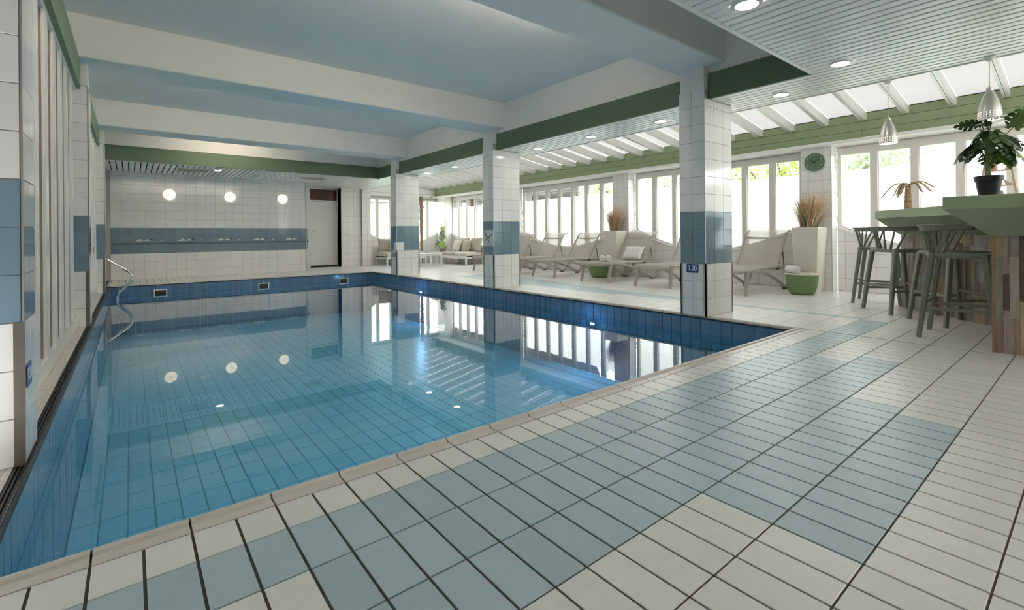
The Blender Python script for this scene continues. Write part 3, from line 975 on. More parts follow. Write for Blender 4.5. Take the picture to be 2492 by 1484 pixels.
def downlight(x, y, label, lit):
    t = thing('downlight', label, 'ceiling light', (x, y, Z_SLAT), 0, 'round downlights in the slatted ceiling')
    a = MB(); a.lathe([(0.072, -0.001), (0.072, -0.010), (0.085, -0.012), (0.098, -0.006), (0.100, 0.0)], 32, caps=False); a.build('ring', RING, t, True)
    a = MB(); a.lathe([(0.0005, -0.004), (0.03, -0.0042), (0.073, -0.004)], 32, caps=False); a.build('diffuser', LAMP if lit else LAMPOFF, t, True)
for (x, y), lb, lit in dl:
    downlight(x, y, lb, lit)
for x, y in ((1.42, 1.50), (1.42, -0.6), (3.226, -0.6), (5.03, -0.6), (5.03, -2.2), (1.42, -2.2), (5.62, -1.0)):   # unseen extra lamps added to brighten the near deck
    a = MB(); a.lathe([(0.001, -0.004), (0.073, -0.004), (0.074, -0.010), (0.098, -0.006), (0.100, 0.0)], 28, (x, y, Z_SLAT), caps=False); a.build('added_fill_lamp', LAMP, sc, True)
# round wall lamps
DOME = mat('warm_lamp_glass', (0.95, 0.9, 0.75), 0.25, emit=(1.0, 0.86, 0.58), estr=0.5)
GOLD = mat('lamp_brass', (0.45, 0.36, 0.20), 0.35, 0.8)
for k, x in enumerate((0.722, 1.98, 3.22)):
    t = thing('wall_lamp', ['round lit glass wall lamp above the left third of the ship band', 'round lit glass wall lamp in the middle of the far wall', 'round lit glass wall lamp nearest to the white door'][k], 'lamp', (x, 13.999, 1.983), 0, 'round lamps on the far wall')
    def ring(r, d): return [(r * math.cos(2 * PI * i / 40), -d, r * math.sin(2 * PI * i / 40)) for i in range(40)]
    a = MB(); a.loft([ring(0.105, 0.0), ring(0.118, 0.012), ring(0.118, 0.022)], True, True); a.build('base', WOODW, t, True)
    a = MB(); a.loft([ring(0.126, 0.020), ring(0.122, 0.034), ring(0.10, 0.054), ring(0.06, 0.070), ring(0.02, 0.076), ring(0.004, 0.077)], True, True); a.build('shade', DOME, t, True)
    a = MB()
    for i in range(9):
        an = 2 * PI * i / 9 + 0.3
        a.tube([(r * math.cos(an), -d - 0.0015, r * math.sin(an)) for r, d in ((0.012, 0.077), (0.06, 0.070), (0.10, 0.054), (0.122, 0.034))], 0.0014, 4)
    a.build('leading', GOLD, t)
    a = MB(); a.lathe([(0.002, 0.0), (0.009, 0.003), (0.009, 0.009), (0.003, 0.013)], 12); me = a.mesh('finial', GOLD, True)
    o = obj('finial', me, t); o.matrix_basis = Matrix.Translation((0, -0.076, 0)) @ Matrix.Rotation(PI / 2, 4, 'X')
# ceiling air grilles and an emergency lamp at the far slats
GRIL = mat('olive_grille', (0.36, 0.335, 0.22), 0.5)
for k, (x0, x1, y0, y1) in enumerate(((0.81, 1.38, 12.50, 13.12), (3.41, 3.96, 12.63, 13.10))):
    t = thing('ceiling_vent', ['olive ceiling air grille above the left wall lamp', 'olive ceiling air grille above the right wall lamp'][k], 'vent', ((x0 + x1) / 2, (y0 + y1) / 2, Z_SLAT), 0, 'air grilles in the far slats')
    hx, hy = (x1 - x0) / 2, (y1 - y0) / 2
    a = MB()
    for bx in ((-hx - .03, hx + .03, -hy - .03, -hy), (-hx - .03, hx + .03, hy, hy + .03), (-hx - .03, -hx, -hy, hy), (hx, hx + .03, -hy, hy)):
        a.box(bx[0], bx[1], bx[2], bx[3], -0.012, 0.0)
    a.build('frame', SLATM, t)
    a = MB(); a.box(-hx, hx, -hy, hy, -0.008, -0.002); a.build('panel', GRIL, t)
t = thing('emergency_light', 'small white emergency lamp on the slats over the middle wall lamp', 'lamp', (2.45, 13.15, Z_SLAT))
a = MB(); a.lathe([(0.10, 0.0), (0.10, -0.02), (0.085, -0.045), (0.05, -0.06), (0.003, -0.064)], 24); a.build('housing', WOODW, t, True)
a = MB(); a.box(-0.05, 0.05, -0.104, -0.098, -0.026, -0.012); a.build('label_strip', mat('blue_grey_print', (0.2, 0.28, 0.4), 0.4), t)
# pendant lamps over the bar
def pendant(loc, label, scale):
    t = thing('pendant_lamp', label, 'lamp', loc, 0.4, 'perforated pendant lamps over the bar'); t.scale = (scale,) * 3
    H = 0.235
    prof = [(0.0735, 0.0), (0.0745, 0.03), (0.073, 0.065), (0.067, 0.105), (0.056, 0.15), (0.042, 0.19), (0.028, 0.222), (0.021, 0.235)]
    inner = [(r - 0.002, z) for r, z in reversed(prof)]
    a = MB(); a.lathe(prof + inner, 40, caps=False); sh = a.build('shade', ALU, t, True)
    a = MB()
    for k in range(24):
        an = 2 * PI * k / 24
        for j in range(4):
            z = 0.016 + 0.0135 * j; r = 0.0748
            u = Vector((-math.sin(an), math.cos(an), 0)); c = Vector((math.cos(an) * r, math.sin(an) * r, z))
            a.face([c + u * 0.0030 * math.cos(q) + Vector((0, 0, 0.0022 * math.sin(q))) for q in [2 * PI * i / 6 for i in range(6)]])
    a.build('perforation', mat('bright_hole', (1, 0.95, 0.85), 0.5, emit=(1, 0.93, 0.8), estr=1.1), sh)
    a = MB(); a.lathe([(0.021, 0.232), (0.021, 0.258), (0.017, 0.262), (0.008, 0.264), (0.008, 0.275), (0.003, 0.278)], 20); a.build('collar', ALU, t, True)
    top = (Z_SLAT - loc[2]) / scale
    a = MB(); a.tube([(0, 0, 0.27), (0, 0, top - 0.03)], 0.003, 8); a.build('cord', mat('pale_cord', (0.62, 0.58, 0.52), 0.5), t, True)
    a = MB(); a.lathe([(0.008, top - 0.036), (0.02, top - 0.03), (0.038, top - 0.012), (0.042, top)], 24); a.build('canopy', WOODW, t, True)
    a = MB(); a.lathe([(0.002, 0.03), (0.018, 0.036), (0.026, 0.055), (0.022, 0.08), (0.012, 0.10)], 16); a.build('bulb', mat('warm_bulb', (1, 0.9, 0.7), 0.3, emit=(1, 0.86, 0.62), estr=25), t, True)
pendant((5.99, 1.377, 1.832), 'perforated metal pendant lamp hanging nearer the clock', 1.0)
pendant((5.92, 0.640, 1.922), 'perforated metal pendant lamp hanging above the potted monstera', 1.07)
# lamps under water
for k, y in enumerate((4.52, 9.57)):
    t = thing('underwater_lamp', ['lit underwater lamp between the nearest and the middle pillar', 'lit underwater lamp between the middle and the farthest pillar'][k], 'lamp', (5.055, y, -0.31), 0, 'underwater lamps in the right pool wall')
    def ring(r, d): return [(-d, r * math.cos(2 * PI * i / 24), r * math.sin(2 * PI * i / 24)) for i in range(24)]
    a = MB(); a.loft([ring(0.055, 0.0), ring(0.055, 0.012), ring(0.042, 0.014)], True, True); a.build('bezel', CHROME, t, True)
    for q in range(4):
        a = MB(); yy = -0.024 + 0.016 * q; a.lathe([(0.0005, 0.012), (0.0065, 0.010), (0.0065, 0.0)], 8); me = a.mesh('diode', mat('blue_white_diode', (0.8, 0.9, 1), 0.3, emit=(0.35, 0.6, 1.0), estr=700), True)
        o = obj('diode', me, t); o.matrix_basis = Matrix.Translation((-0.014, yy, 0.008 * (q % 2) - 0.004)) @ Matrix.Rotation(-PI / 2, 4, 'Y')

# ================================================================== SIGNS AND CLOCK
def text_obj(name, s, size, m, parent, mtx, bold=0.0, squeeze=1.0):
    cu = bpy.data.curves.new(name, 'FONT')
    cu.body = s; cu.size = size; cu.align_x = 'CENTER'; cu.align_y = 'CENTER'
    cu.extrude = 0.0006; cu.offset = bold; cu.space_character = 0.95
    tmp = bpy.data.objects.new('tmp_text', cu); C.objects.link(tmp)
    bpy.context.view_layer.update()
    me = bpy.data.meshes.new_from_object(tmp.evaluated_get(bpy.context.evaluated_depsgraph_get()))
    bpy.data.objects.remove(tmp); bpy.data.curves.remove(cu)
    me.name = name; me.materials.clear(); me.materials.append(m)
    o = obj(name, me, parent)
    o.matrix_basis = mtx @ Matrix.Diagonal((squeeze, 1, 1, 1))
    return o
SIGNB = mat('sign_blue', (0.028, 0.07, 0.23), 0.3)
SIGNW = mat('sign_white', (0.82, 0.84, 0.86), 0.4)
def facing(n):
    """frame whose local x runs to the right as seen, y up, z out along n."""
    z = Vector(n); y = Vector((0, 0, 1)); x = y.cross(z)
    return frame_mtx((0, 0, 0), x, y, z)
def sign_plate(name, label, loc, n, w, h, m, cat='sign'):
    t = thing(name, label, cat, loc)
    M = facing(n)
    a = MB(); c = 0.006
    poly = [(-w / 2 + c, -h / 2), (w / 2 - c, -h / 2), (w / 2, -h / 2 + c), (w / 2, h / 2 - c), (w / 2 - c, h / 2), (-w / 2 + c, h / 2), (-w / 2, h / 2 - c), (-w / 2, -h / 2 + c)]
    a.prism(poly, 2, 0.0, 0.003)
    o = obj('plate', a.mesh('plate', m), t); o.matrix_basis = M
    return t, M
def flat_part(name, polys, m, parent, M, z0=0.003, z1=0.004):
    a = MB()
    for p in polys: a.prism(p, 2, z0, z1)
    o = obj(name, a.mesh(name, m), parent); o.matrix_basis = M
    return o
def bar2(p, q, w):
    d = Vector((q[0] - p[0], q[1] - p[1])); d.normalize(); n = Vector((-d.y, d.x)) * (w / 2)
    return [(p[0] + n.x, p[1] + n.y), (p[0] - n.x, p[1] - n.y), (q[0] - n.x, q[1] - n.y), (q[0] + n.x, q[1] + n.y)]
t, M = sign_plate('depth_sign', 'blue sign reading 1.20 on the nearest right pillar', (5.039, 2.980, 0.541), (-1, 0, 0), 0.148, 0.098, SIGNB)
text_obj('depth_number', '1.20', 0.083, SIGNW, t, M @ Matrix.Translation((0, 0.0, 0.0035)), 0.0017, 0.80)
t, M = sign_plate('depth_sign', 'blue sign reading 1.20 on the left pillar by the near gutter', (-0.349, 2.912, 0.360), (1, 0, 0), 0.122, 0.098, SIGNB)
text_obj('depth_number', '1.20', 0.072, SIGNW, t, M @ Matrix.Translation((0, 0.0, 0.0035)), 0.0015, 0.78)
t, M = sign_plate('glass_ban_sign', 'pale sign with a crossed out wine glass on the middle pillar', (5.037, 6.970, 0.891), (-1, 0, 0), 0.292, 0.298, mat('pale_sign', (0.66, 0.70, 0.69), 0.25))
DG = mat('dark_glass_print', (0.06, 0.09, 0.13), 0.4); DR = mat('dark_red_cross', (0.09, 0.02, 0.025), 0.4); GB = mat('grey_glass_print', (0.30, 0.37, 0.43), 0.4)
flat_part('glass_print', [bar2((-0.112, 0.118), (-0.07, 0.075), 0.012), bar2((-0.075, 0.08), (-0.045, 0.025), 0.012), bar2((-0.047, 0.03), (-0.025, -0.01), 0.012)], DG, t, M)
flat_part('stem_knot', [bar2((0.0, -0.04), (0.018, -0.07), 0.022)], DG, t, M)
flat_part('stem_print', [bar2((0.03, -0.065), (0.042, -0.105), 0.018), bar2((0.038, -0.09), (0.05, -0.122), 0.007), bar2((0.0, -0.125), (0.05, -0.118), 0.006), bar2((0.05, -0.118), (0.085, -0.132), 0.006), bar2((0.02, -0.135), (0.06, -0.14), 0.005), bar2((0.055, -0.11), (0.09, -0.128), 0.005)], GB, t, M)
flat_part('cross', [bar2((-0.125, 0.065), (0.03, -0.012), 0.013), bar2((-0.120, -0.045), (0.115, 0.068), 0.013)], DR, t, M, 0.004, 0.005)
t, M = sign_plate('pictogram_sign', 'small blue and white pictogram on the farthest pillar', (5.038, 10.933, 0.495), (-1, 0, 0), 0.15, 0.10, SIGNB)
flat_part('pictogram', [bar2((-0.05, -0.03), (0.0, 0.035), 0.014), bar2((-0.005, 0.03), (0.05, 0.03), 0.012), bar2((-0.01, 0.0), (0.045, -0.03), 0.014), bar2((-0.055, 0.025), (-0.035, 0.03), 0.018)], SIGNW, t, M)
t, M = sign_plate('notice_board', 'white notice with grey lines and a red block on the second left pillar', (-0.328, 7.0, 0.93), (1, 0, 0), 0.24, 0.34, SIGNW)
flat_part('text_lines', [[(-0.09, 0.13 - 0.026 * k), (0.09 - 0.02 * (k % 3), 0.13 - 0.026 * k), (0.09 - 0.02 * (k % 3), 0.142 - 0.026 * k), (-0.09, 0.142 - 0.026 * k)] for k in range(8)], mat('grey_print', (0.2, 0.2, 0.22), 0.5), t, M)
flat_part('red_block', [[(-0.10, -0.155), (0.10, -0.155), (0.10, -0.075), (-0.10, -0.075)]], mat('red_print', (0.45, 0.08, 0.09), 0.5), t, M)

clk = thing('wall_clock', 'round green wall clock with white numerals showing ten past ten', 'clock', (8.711, 2.968, 2.086))
M = facing((-1, 0, 0))
CLG = mat('clock_green', (0.11, 0.20, 0.115), 0.5)
a = MB(); n = 48; R_ = 0.147
rg = lambda r, z: [(r * math.cos(2 * PI * i / n), r * math.sin(2 * PI * i / n), z) for i in range(n)]
a.loft([rg(R_ - 0.004, 0), rg(R_, 0.005), rg(R_, 0.024), rg(R_ - 0.004, 0.028)], True, True)
o = obj('face', a.mesh('face', CLG, True), clk); o.matrix_basis = M
for h in range(1, 13):
    an = PI / 2 - 2 * PI * h / 12
    text_obj('numeral', str(h), 0.030, SIGNW, clk, M @ Matrix.Translation((0.112 * math.cos(an), 0.112 * math.sin(an), 0.0285)))
for nm, ang, ln, w in (('hour_hand', 304.0, 0.075, 0.010), ('minute_hand', 61.0, 0.105, 0.007)):
    an = PI / 2 - math.radians(ang); dx, dy = math.cos(an), math.sin(an)
    flat_part(nm, [bar2((-dx * 0.022, -dy * 0.022), (dx * ln, dy * ln), w)], BLACK, clk, M, 0.030 if nm == 'hour_hand' else 0.032, 0.0315 if nm == 'hour_hand' else 0.0335)

# ================================================================== SKIMMERS AND HANDRAIL
for k, (x0, x1) in enumerate(((0.358, 0.586), (2.296, 2.526), (4.158, 4.388))):
    t = thing('skimmer', ['white framed skimmer opening nearest to the handrail', 'white framed skimmer opening in the middle of the far pool wall', 'white framed skimmer opening nearest to the far right pool corner'][k], 'skimmer', ((x0 + x1) / 2, 12.300, -0.195), 0, 'skimmers in the far pool wall')
    w_, h_ = (x1 - x0) / 2, 0.08
    a = MB(); f_ = 0.022
    for bx in ((-w_, w_, -h_, -h_ + f_), (-w_, w_, h_ - f_, h_), (-w_, -w_ + f_, -h_ + f_, h_ - f_), (w_ - f_, w_, -h_ + f_, h_ - f_)):
        a.box(bx[0], bx[1], -0.014, 0.010, bx[2], bx[3])
    a.build('frame', WOODW, t)
    a = MB(); a.box(-w_ + f_, w_ - f_, -0.003, 0.010, -h_ + f_, h_ - f_); a.build('opening', mat('skimmer_dark', (0.045, 0.04, 0.03), 0.4), t)
hr = thing('handrail', 'curved double steel handrail running down into the far left pool corner', 'handrail', (-0.35, 11.5, 0))
def bez(p, n=10):
    out = []
    P = [Vector(p[0])] + [Vector(q) for q in p] + [Vector(p[-1])]
    for i in range(1, len(P) - 2):
        for k in range(n):
            t_ = k / n
            a_, b_, c_, d_ = P[i - 1], P[i], P[i + 1], P[i + 2]
            out.append(0.5 * ((2 * b_) + (-a_ + c_) * t_ + (2 * a_ - 5 * b_ + 4 * c_ - d_) * t_ ** 2 + (-a_ + 3 * b_ - 3 * c_ + d_) * t_ ** 3))
    out.append(Vector(p[-1]))
    return out
pts = [(-0.02, 0.0, 0.575), (0.14, 0, 0.455), (0.300, 0, 0.335), (0.350, 0, 0.262), (0.355, 0, 0.19), (0.318, 0, 0.09), (0.21, 0, -0.03), (0.150, 0, -0.11), (0.140, 0, -0.19), (0.15, 0, -0.35), (0.20, 0, -0.6)]
for y in (0.0, 0.13):
    a = MB(); a.tube([(p[0], y, p[2]) for p in bez(pts)], 0.021, 14); a.build('rail', CHROME, hr, True)
    a = MB(); a.loft([[(d, y + 0.045 * math.cos(2 * PI * i / 20), 0.575 + 0.045 * math.sin(2 * PI * i / 20)) for i in range(20)] for d in (0.001, 0.008)], True, True); a.build('wall_plate', CHROME, hr, True)

# ================================================================== SUN LOUNGERS
LFR = mat('taupe_lounger_frame', (0.42, 0.385, 0.34), 0.4, nscale=20, nvar=0.03)
LFD = mat('dark_lounger_fitting', (0.10, 0.09, 0.08), 0.5)
def sling_shader(N, L):
    tr = N.new('ShaderNodeBsdfTransparent'); tr.inputs['Color'].default_value = (1, 1, 1, 1)
    d = N.new('ShaderNodeBsdfDiffuse'); d.inputs['Color'].default_value = (0.60, 0.56, 0.50, 1)
    tl = N.new('ShaderNodeBsdfTranslucent'); tl.inputs['Color'].default_value = (0.55, 0.50, 0.44, 1)
    m1 = N.new('ShaderNodeMixShader'); m1.inputs[0].default_value = 0.30
    L.new(d.outputs[0], m1.inputs[1]); L.new(tl.outputs[0], m1.inputs[2])
    m2 = N.new('ShaderNodeMixShader'); m2.inputs[0].default_value = 0.14
    L.new(m1.outputs[0], m2.inputs[1]); L.new(tr.outputs[0], m2.inputs[2])
    return m2.outputs[0]
SLING = clear_mat('beige_mesh_sling', sling_shader)
def make_lounger(name, label, loc, top_dx=0.44, top_z=0.985):
    t = thing(name, label, 'sun lounger', loc, 0, 'beige sun loungers along the window wall')
    W = 0.335
    for s in (-1, 1):
        y = s * W
        # front leg
        a = MB(); a.sweep([(0.16, y, 0.365), (0.15, y, 0.335), (0.068, s * (W + 0.022), 0.0)], [0.046, 0.046, 0.040], [0.064, 0.060, 0.048], up=(0, 1, 0)); a.build('leg', LFR, t, True)
        # arched side running back to the rear foot
        path = bez([(0.125, y, 0.352), (0.26, y, 0.372), (0.45, y, 0.358), (0.75, y, 0.300), (1.05, y, 0.215), (1.30, y, 0.120), (1.50, y, 0.034)], 4)
        a = MB(); a.sweep(path, 0.040, 0.052, up=(0, 1, 0))
        path = bez([(1.49, y, 0.034), (1.60, y, 0.062), (1.70, y, 0.150), (1.755, y, 0.250), (1.775, y, 0.335)], 4)
        a.sweep(path, 0.040, 0.046, up=(0, 1, 0)); sup = a.build('side_arch', LFR, t, True)
        a = MB(); a.box(1.465, 1.565, y - 0.022, y + 0.022, 0.0, 0.022); a.build('rubber_foot', LFD, sup)
        # seat rail
        a = MB(); a.sweep([(0.03, y, 0.352), (0.06, y, 0.374), (0.6, y, 0.380), (1.20, y, 0.376), (1.45, y, 0.350), (1.79, y, 0.332)], 0.034, 0.040, up=(0, 1, 0)); a.build('seat_rail', LFR, t, True)
        # back rail
        a = MB(); a.sweep(bez([(1.20, y, 0.385), (1.34, y, 0.58), (1.49, y, 0.80), (1.58, y, 0.93), (1.585 + top_dx * 0.12, y, top_z - 0.025), (1.585 + top_dx * 0.30, y, top_z + 0.004)], 4), 0.030, 0.036, up=(0, 1, 0)); a.build('back_rail', LFR, t, True)
        # stay
        a = MB(); a.tube(bez([(1.455, y * 0.93, 0.72), (1.50, y * 0.93, 0.60), (1.53, y * 0.93, 0.45), (1.54, y * 0.93, 0.36)], 4), 0.008, 6); a.build('stay', LFD, t, True)
        a = MB(); a.box(1.16, 1.25, y - 0.022, y + 0.022, 0.335, 0.372); a.build('hinge', LFD, t)
    for x, z in ((0.06, 0.352), (0.62, 0.352), (1.16, 0.35), (1.785, 0.332)):
        a = MB(); a.tube([(x, -W, z), (x, W, z)], 0.015, 8); a.build('crossbar', LFR, t, True)
    a = MB(); a.sweep([(1.535, -W, 0.862), (1.55, -W * 0.4, 0.850), (1.55, W * 0.4, 0.850), (1.535, W, 0.862)], 0.018, 0.034, up=(0, 0, 1)); a.build('back_crossbar', LFR, t, True)
    def cloth(name, prof):
        a = MB(); ys = [-W + 0.01 + (2 * W - 0.02) * i / 6 for i in range(7)]
        rows_ = []
        for x, z, dx, dz in prof:
            rows_.append([(x + dx * (1 - (y / W) ** 2), y, z + dz * (1 - (y / W) ** 2)) for y in ys])
        for r in range(len(rows_) - 1):
            for c in range(6):
                a.face([rows_[r][c], rows_[r][c + 1], rows_[r + 1][c + 1], rows_[r + 1][c]])
        me = a.mesh(name, SLING, False, False)
        bm = bmesh.new(); bm.from_mesh(me); bmesh.ops.remove_doubles(bm, verts=bm.verts, dist=1e-4); bm.to_mesh(me); bm.free()
        me.polygons.foreach_set('use_smooth', [True] * len(me.polygons))
        obj(name, me, t)
    cloth('seat_sling', [(0.020, 0.318, 0, 0), (0.004, 0.342, 0, 0), (0.020, 0.375, 0, 0), (0.07, 0.394, 0, -0.004), (0.35, 0.398, 0, -0.012), (0.75, 0.399, 0, -0.014), (1.12, 0.396, 0, -0.008), (1.20, 0.392, 0, 0)])
    cloth('back_sling', [(1.205, 0.395, 0.0, 0), (1.335, 0.585, 0.014, -0.01), (1.485, 0.805, 0.014, -0.01), (1.575, 0.935, 0.008, -0.004), (1.585 + top_dx * 0.12, top_z - 0.018, 0, 0), (1.585 + top_dx * 0.30, top_z + 0.012, 0, 0)])
    return t
LX = 7.098
lg = [(10.27, 'farthest sun lounger, next to the corner sofa'),
      (9.05, 'sun lounger mostly hidden behind the middle pillar'),
      (7.862, 'beige sun lounger just before the quilted cushion lounger'),
      (6.347, 'sun lounger carrying a quilted cushion and two rolled towels'),
      (5.02, 'sun lounger partly hidden behind the nearest pillar'),
      (3.735, 'sun lounger nearest to the bar, beside the green tub with a towel')]
l0 = None
for y, lb in lg:
    if l0 is None:
        l0 = make_lounger('sun_lounger', lb, (LX, y, 0))
    else:
        copy_thing(l0, (LX, y, 0), 0, lb)

# towels and cushion
TOW = mat('white_terry', (0.84, 0.83, 0.81), 0.95, nscale=60, nvar=0.08, bump=0.6, bscale=240)
def towel(label, loc, rz, r=0.058, ln=0.30):
    t = thing('rolled_towel', label, 'towel', loc, rz, 'rolled white towels')
    a = MB()
    n = 26
    def rr(k, s): 
        an = 2 * PI * k / n
        return (s, r * math.cos(an), r + r * math.sin(an) * 0.97)
    xs_ = [(-ln / 2, 0.86), (-ln / 2 + 0.006, 0.96), (-ln / 2 + 0.018, 1.0), (ln / 2 - 0.018, 1.0), (ln / 2 - 0.006, 0.96), (ln / 2, 0.86)]
    a.loft([[(x, r * f * math.cos(2 * PI * k / n), r + r * f * math.sin(2 * PI * k / n)) for k in range(n)] for x, f in xs_], True, True)
    a.build('roll', TOW, t, True)
    for end in (-1, 1):
        sp = []
        for k in range(56):
            an = 0.26 * k; q = r * 0.86 * (1 - k / 60)
            sp.append((end * (ln / 2 + 0.001), q * math.cos(an), r + q * math.sin(an)))
        a = MB(); a.tube(sp, 0.0042, 6); a.build('spiral_fold', TOW, t, True)
    return t
towel('rolled white towel at the left of the pair on the cushion lounger', (7.565, 6.490, 0.392), math.radians(40))
towel('rolled white towel at the right of the pair on the cushion lounger', (7.650, 6.392, 0.392), math.radians(42))

def cushion_mesh(w, h, d, m, quilt=0, seed=0, sag=0.0):
    """pillow standing in x (width) / z (height), thickness along y."""
    n = 18
    rnd = random.Random(seed)
    a = MB(); front = []; back = []
    for j in range(n + 1):
        for i in range(n + 1):
            u, v = 2 * i / n - 1, 2 * j / n - 1
            pin = 1 - 0.055 * (1 - abs(u)) ** 0.8 * (abs(v) ** 4) - 0.0
            k = max(0.0, (1 - u ** 4) * (1 - v ** 4)) ** 0.62
            x = w / 2 * u * (1 - 0.06 * (1 - v * v) * abs(u) ** 3)
            z = h / 2 * v * (1 - 0.06 * (1 - u * u) * abs(v) ** 3)
            th = d / 2 * k
            if quilt:
                th += 0.004 * k * (math.cos(quilt * (x + z)) * math.cos(quilt * (x - z)))
            wr = 0.006 * k * noise.noise((x * 9 + seed, z * 7, seed * 3.1)) if not quilt else 0
            zz = z - sag * (1 - v) * 0 
            front.append((x, -(th + wr), zz)); back.append((x, th + wr, zz))
    N_ = n + 1
    vs = front + back; fs = []
    for j in range(n):
        for i in range(n):
            q = j * N_ + i
            fs.append((q, q + 1, q + N_ + 1, q + N_)); 
            b = len(front) + q
            fs.append((b, b + N_, b + N_ + 1, b + 1))
    a.raw(vs, fs)
    me = a.mesh('cushion', m, False, False)
    bm = bmesh.new(); bm.from_mesh(me); bmesh.ops.remove_doubles(bm, verts=bm.verts, dist=2e-4); bmesh.ops.recalc_face_normals(bm, faces=bm.faces); bm.to_mesh(me); bm.free()
    me.polygons.foreach_set('use_smooth', [True] * len(me.polygons))
    return me
QW = mat('white_quilted_cotton', (0.80, 0.785, 0.75), 0.9, nscale=40, nvar=0.05)
t = thing('quilted_cushion', 'white quilted cushion leaning on the lounger backrest', 'cushion', (8.325, 6.29, 0.545))
o = obj('cover', cushion_mesh(0.47, 0.31, 0.13, QW, 95, 3), t)
o.matrix_basis = Matrix.Rotation(math.radians(-90), 4, 'Z') @ Matrix.Rotation(math.radians(-32), 4, 'X')

# green tubs used as side tables
TUB = mat('speckled_green_tub', (0.135, 0.225, 0.095), 0.6, nscale=70, color2=(0.21, 0.31, 0.13), bump=0.2, bscale=120)
LID = mat('pale_wood_lid', (0.70, 0.63, 0.55), 0.45, nscale=14, nvar=0.08)
def tub(label, loc):
    t = thing('tub_table', label, 'side table', loc, 0, 'green tub side tables')
    a = MB(); a.lathe([(0.135, 0.0), (0.150, 0.006), (0.178, 0.05), (0.200, 0.11), (0.214, 0.18), (0.220, 0.25), (0.222, 0.298), (0.214, 0.300)], 48); a.build('tub', TUB, t, True)
    a = MB(); a.lathe([(0.214, 0.298), (0.229, 0.303), (0.231, 0.313), (0.226, 0.320), (0.12, 0.321), (0.001, 0.321)], 48); lid = a.build('lid', LID, t, True)
    a = MB(); a.lathe([(0.075, 0.3213), (0.11, 0.3222), (0.11, 0.3213)], 40, caps=False); a.build('lid_ring', mat('brown_ring', (0.40, 0.30, 0.24), 0.5), lid)
    return t
tb = tub('green speckled tub table with a towel beside the tall planter', (8.02, 2.925, 0))
copy_thing(tb, (8.07, 7.02, 0), 0.5, 'green speckled tub table under the cushion lounger')
towel('rolled white towel lying on the green tub table', (7.95, 3.03, 0.321), math.radians(48), 0.056, 0.26)

# tall square planters with dried grass
CREAM = mat('cream_gloss_planter', (0.74, 0.70, 0.625), 0.12, nscale=2, nvar=0.02)
SOIL = mat('dark_soil', (0.06, 0.045, 0.03), 0.9)
DRY = mat('dried_grass', (0.62, 0.40, 0.22), 0.7, var=0.3)
DRYL = mat('pale_dried_grass', (0.74, 0.58, 0.40), 0.7, var=0.2)
GRN = mat('green_blade', (0.11, 0.17, 0.07), 0.5, var=0.35)
DARKB = mat('grey_green_blade', (0.13, 0.15, 0.13), 0.6, var=0.3)
def planter(label, loc, seed, big=True):
    t = thing('tall_planter', label, 'planter', loc, 0, 'tall cream planters with dried grass')
    H = 1.025; b, tp = 0.148, 0.190
    a = MB()
    def sq(r, z, c=0.006): return [(r - c, -r, z), (r, -r + c, z), (r, r - c, z), (r - c, r, z), (-r + c, r, z), (-r, r - c, z), (-r, -r + c, z), (-r + c, -r, z)]
    a.loft([sq(b - 0.004, 0), sq(b, 0.006), sq(tp, H - 0.004), sq(tp - 0.004, H), sq(tp - 0.018, H), sq(tp - 0.03, H - 0.09)], True, True)
    a.build('pot', CREAM, t, True)
    a = MB(); a.box(-tp + 0.03, tp - 0.03, -tp + 0.03, tp - 0.03, H - 0.05, H - 0.035); a.build('soil', SOIL, t)
    rn = random.Random(seed)
    def blades(n, spread, hmin, hmax, w, droop, rb=0.10):
        a = MB()
        for _ in range(n):
            an = rn.uniform(0, 2 * PI); r0 = rb * math.sqrt(rn.random())
            h = rn.uniform(hmin, hmax); k = spread * rn.uniform(0.15, 1.0)
            dirv = Vector((math.cos(an), math.sin(an), 0)); side = Vector((-math.sin(an), math.cos(an), 0))
            base = Vector((r0 * math.cos(an + rn.uniform(-.5, .5)), r0 * math.sin(an + rn.uniform(-.5, .5)), H - 0.04))
            dr = droop * rn.uniform(0.2, 1.0); L = []
            for q in range(6):
                s = q / 5
                p = base + dirv * (k * (s ** 1.35)) + Vector((0, 0, h * (s - dr * s ** 3)))
                p += Vector((rn.uniform(-1, 1), rn.uniform(-1, 1), 0)) * 0.006 * s
                ww = w * (1 - 0.85 * s)
                L.append((p - side * ww, p + side * ww))
            for q in range(5):
                a.face([L[q][0], L[q][1], L[q + 1][1], L[q + 1][0]])
        return a
    sp = 0.40 if big else 0.30
    for nm, args, m in (('dried_grass', (560, sp, 0.42, 0.70, 0.0026, 0.22), DRY), ('pale_grass', (300, sp * 1.1, 0.44, 0.76, 0.0028, 0.25), DRYL),
                        ('dark_grass', (170, sp * 1.6, 0.45, 0.82, 0.0022, 0.42), DARKB), ('green_blades', (110, sp * 0.55, 0.18, 0.42, 0.0050, 0.15), GRN)):
        o = blades(*args).build(nm, m, t, fix=False); o['kind'] = 'stuff'
    if big:
        a = MB(); a.lathe([(0.002, -0.03), (0.022, -0.018), (0.032, 0.004), (0.026, 0.022), (0.004, 0.03)], 14, (-0.10, 0.03, H + 0.34))
        a.build('protea_flower', mat('dusky_red', (0.33, 0.10, 0.09), 0.8, nscale=60, nvar=0.3), t, True)
    for q in range(2 if big else 0):
        a = MB(); y = -0.06 - 0.07 * q
        a.tube(bez([(-0.12, y + 0.05, H - 0.02), (-0.13, y + 0.03, H + 0.10), (-0.14, y, H + 0.16), (-0.14, y - 0.02, H + 0.20)], 4), 0.006, 6); a.build('pale_bud', mat('pale_bud', (0.70, 0.66, 0.45), 0.6), t, True)
    return t
planter('tall cream planter with dried grass below the green clock', (8.452, 2.972, 0), 5, True)
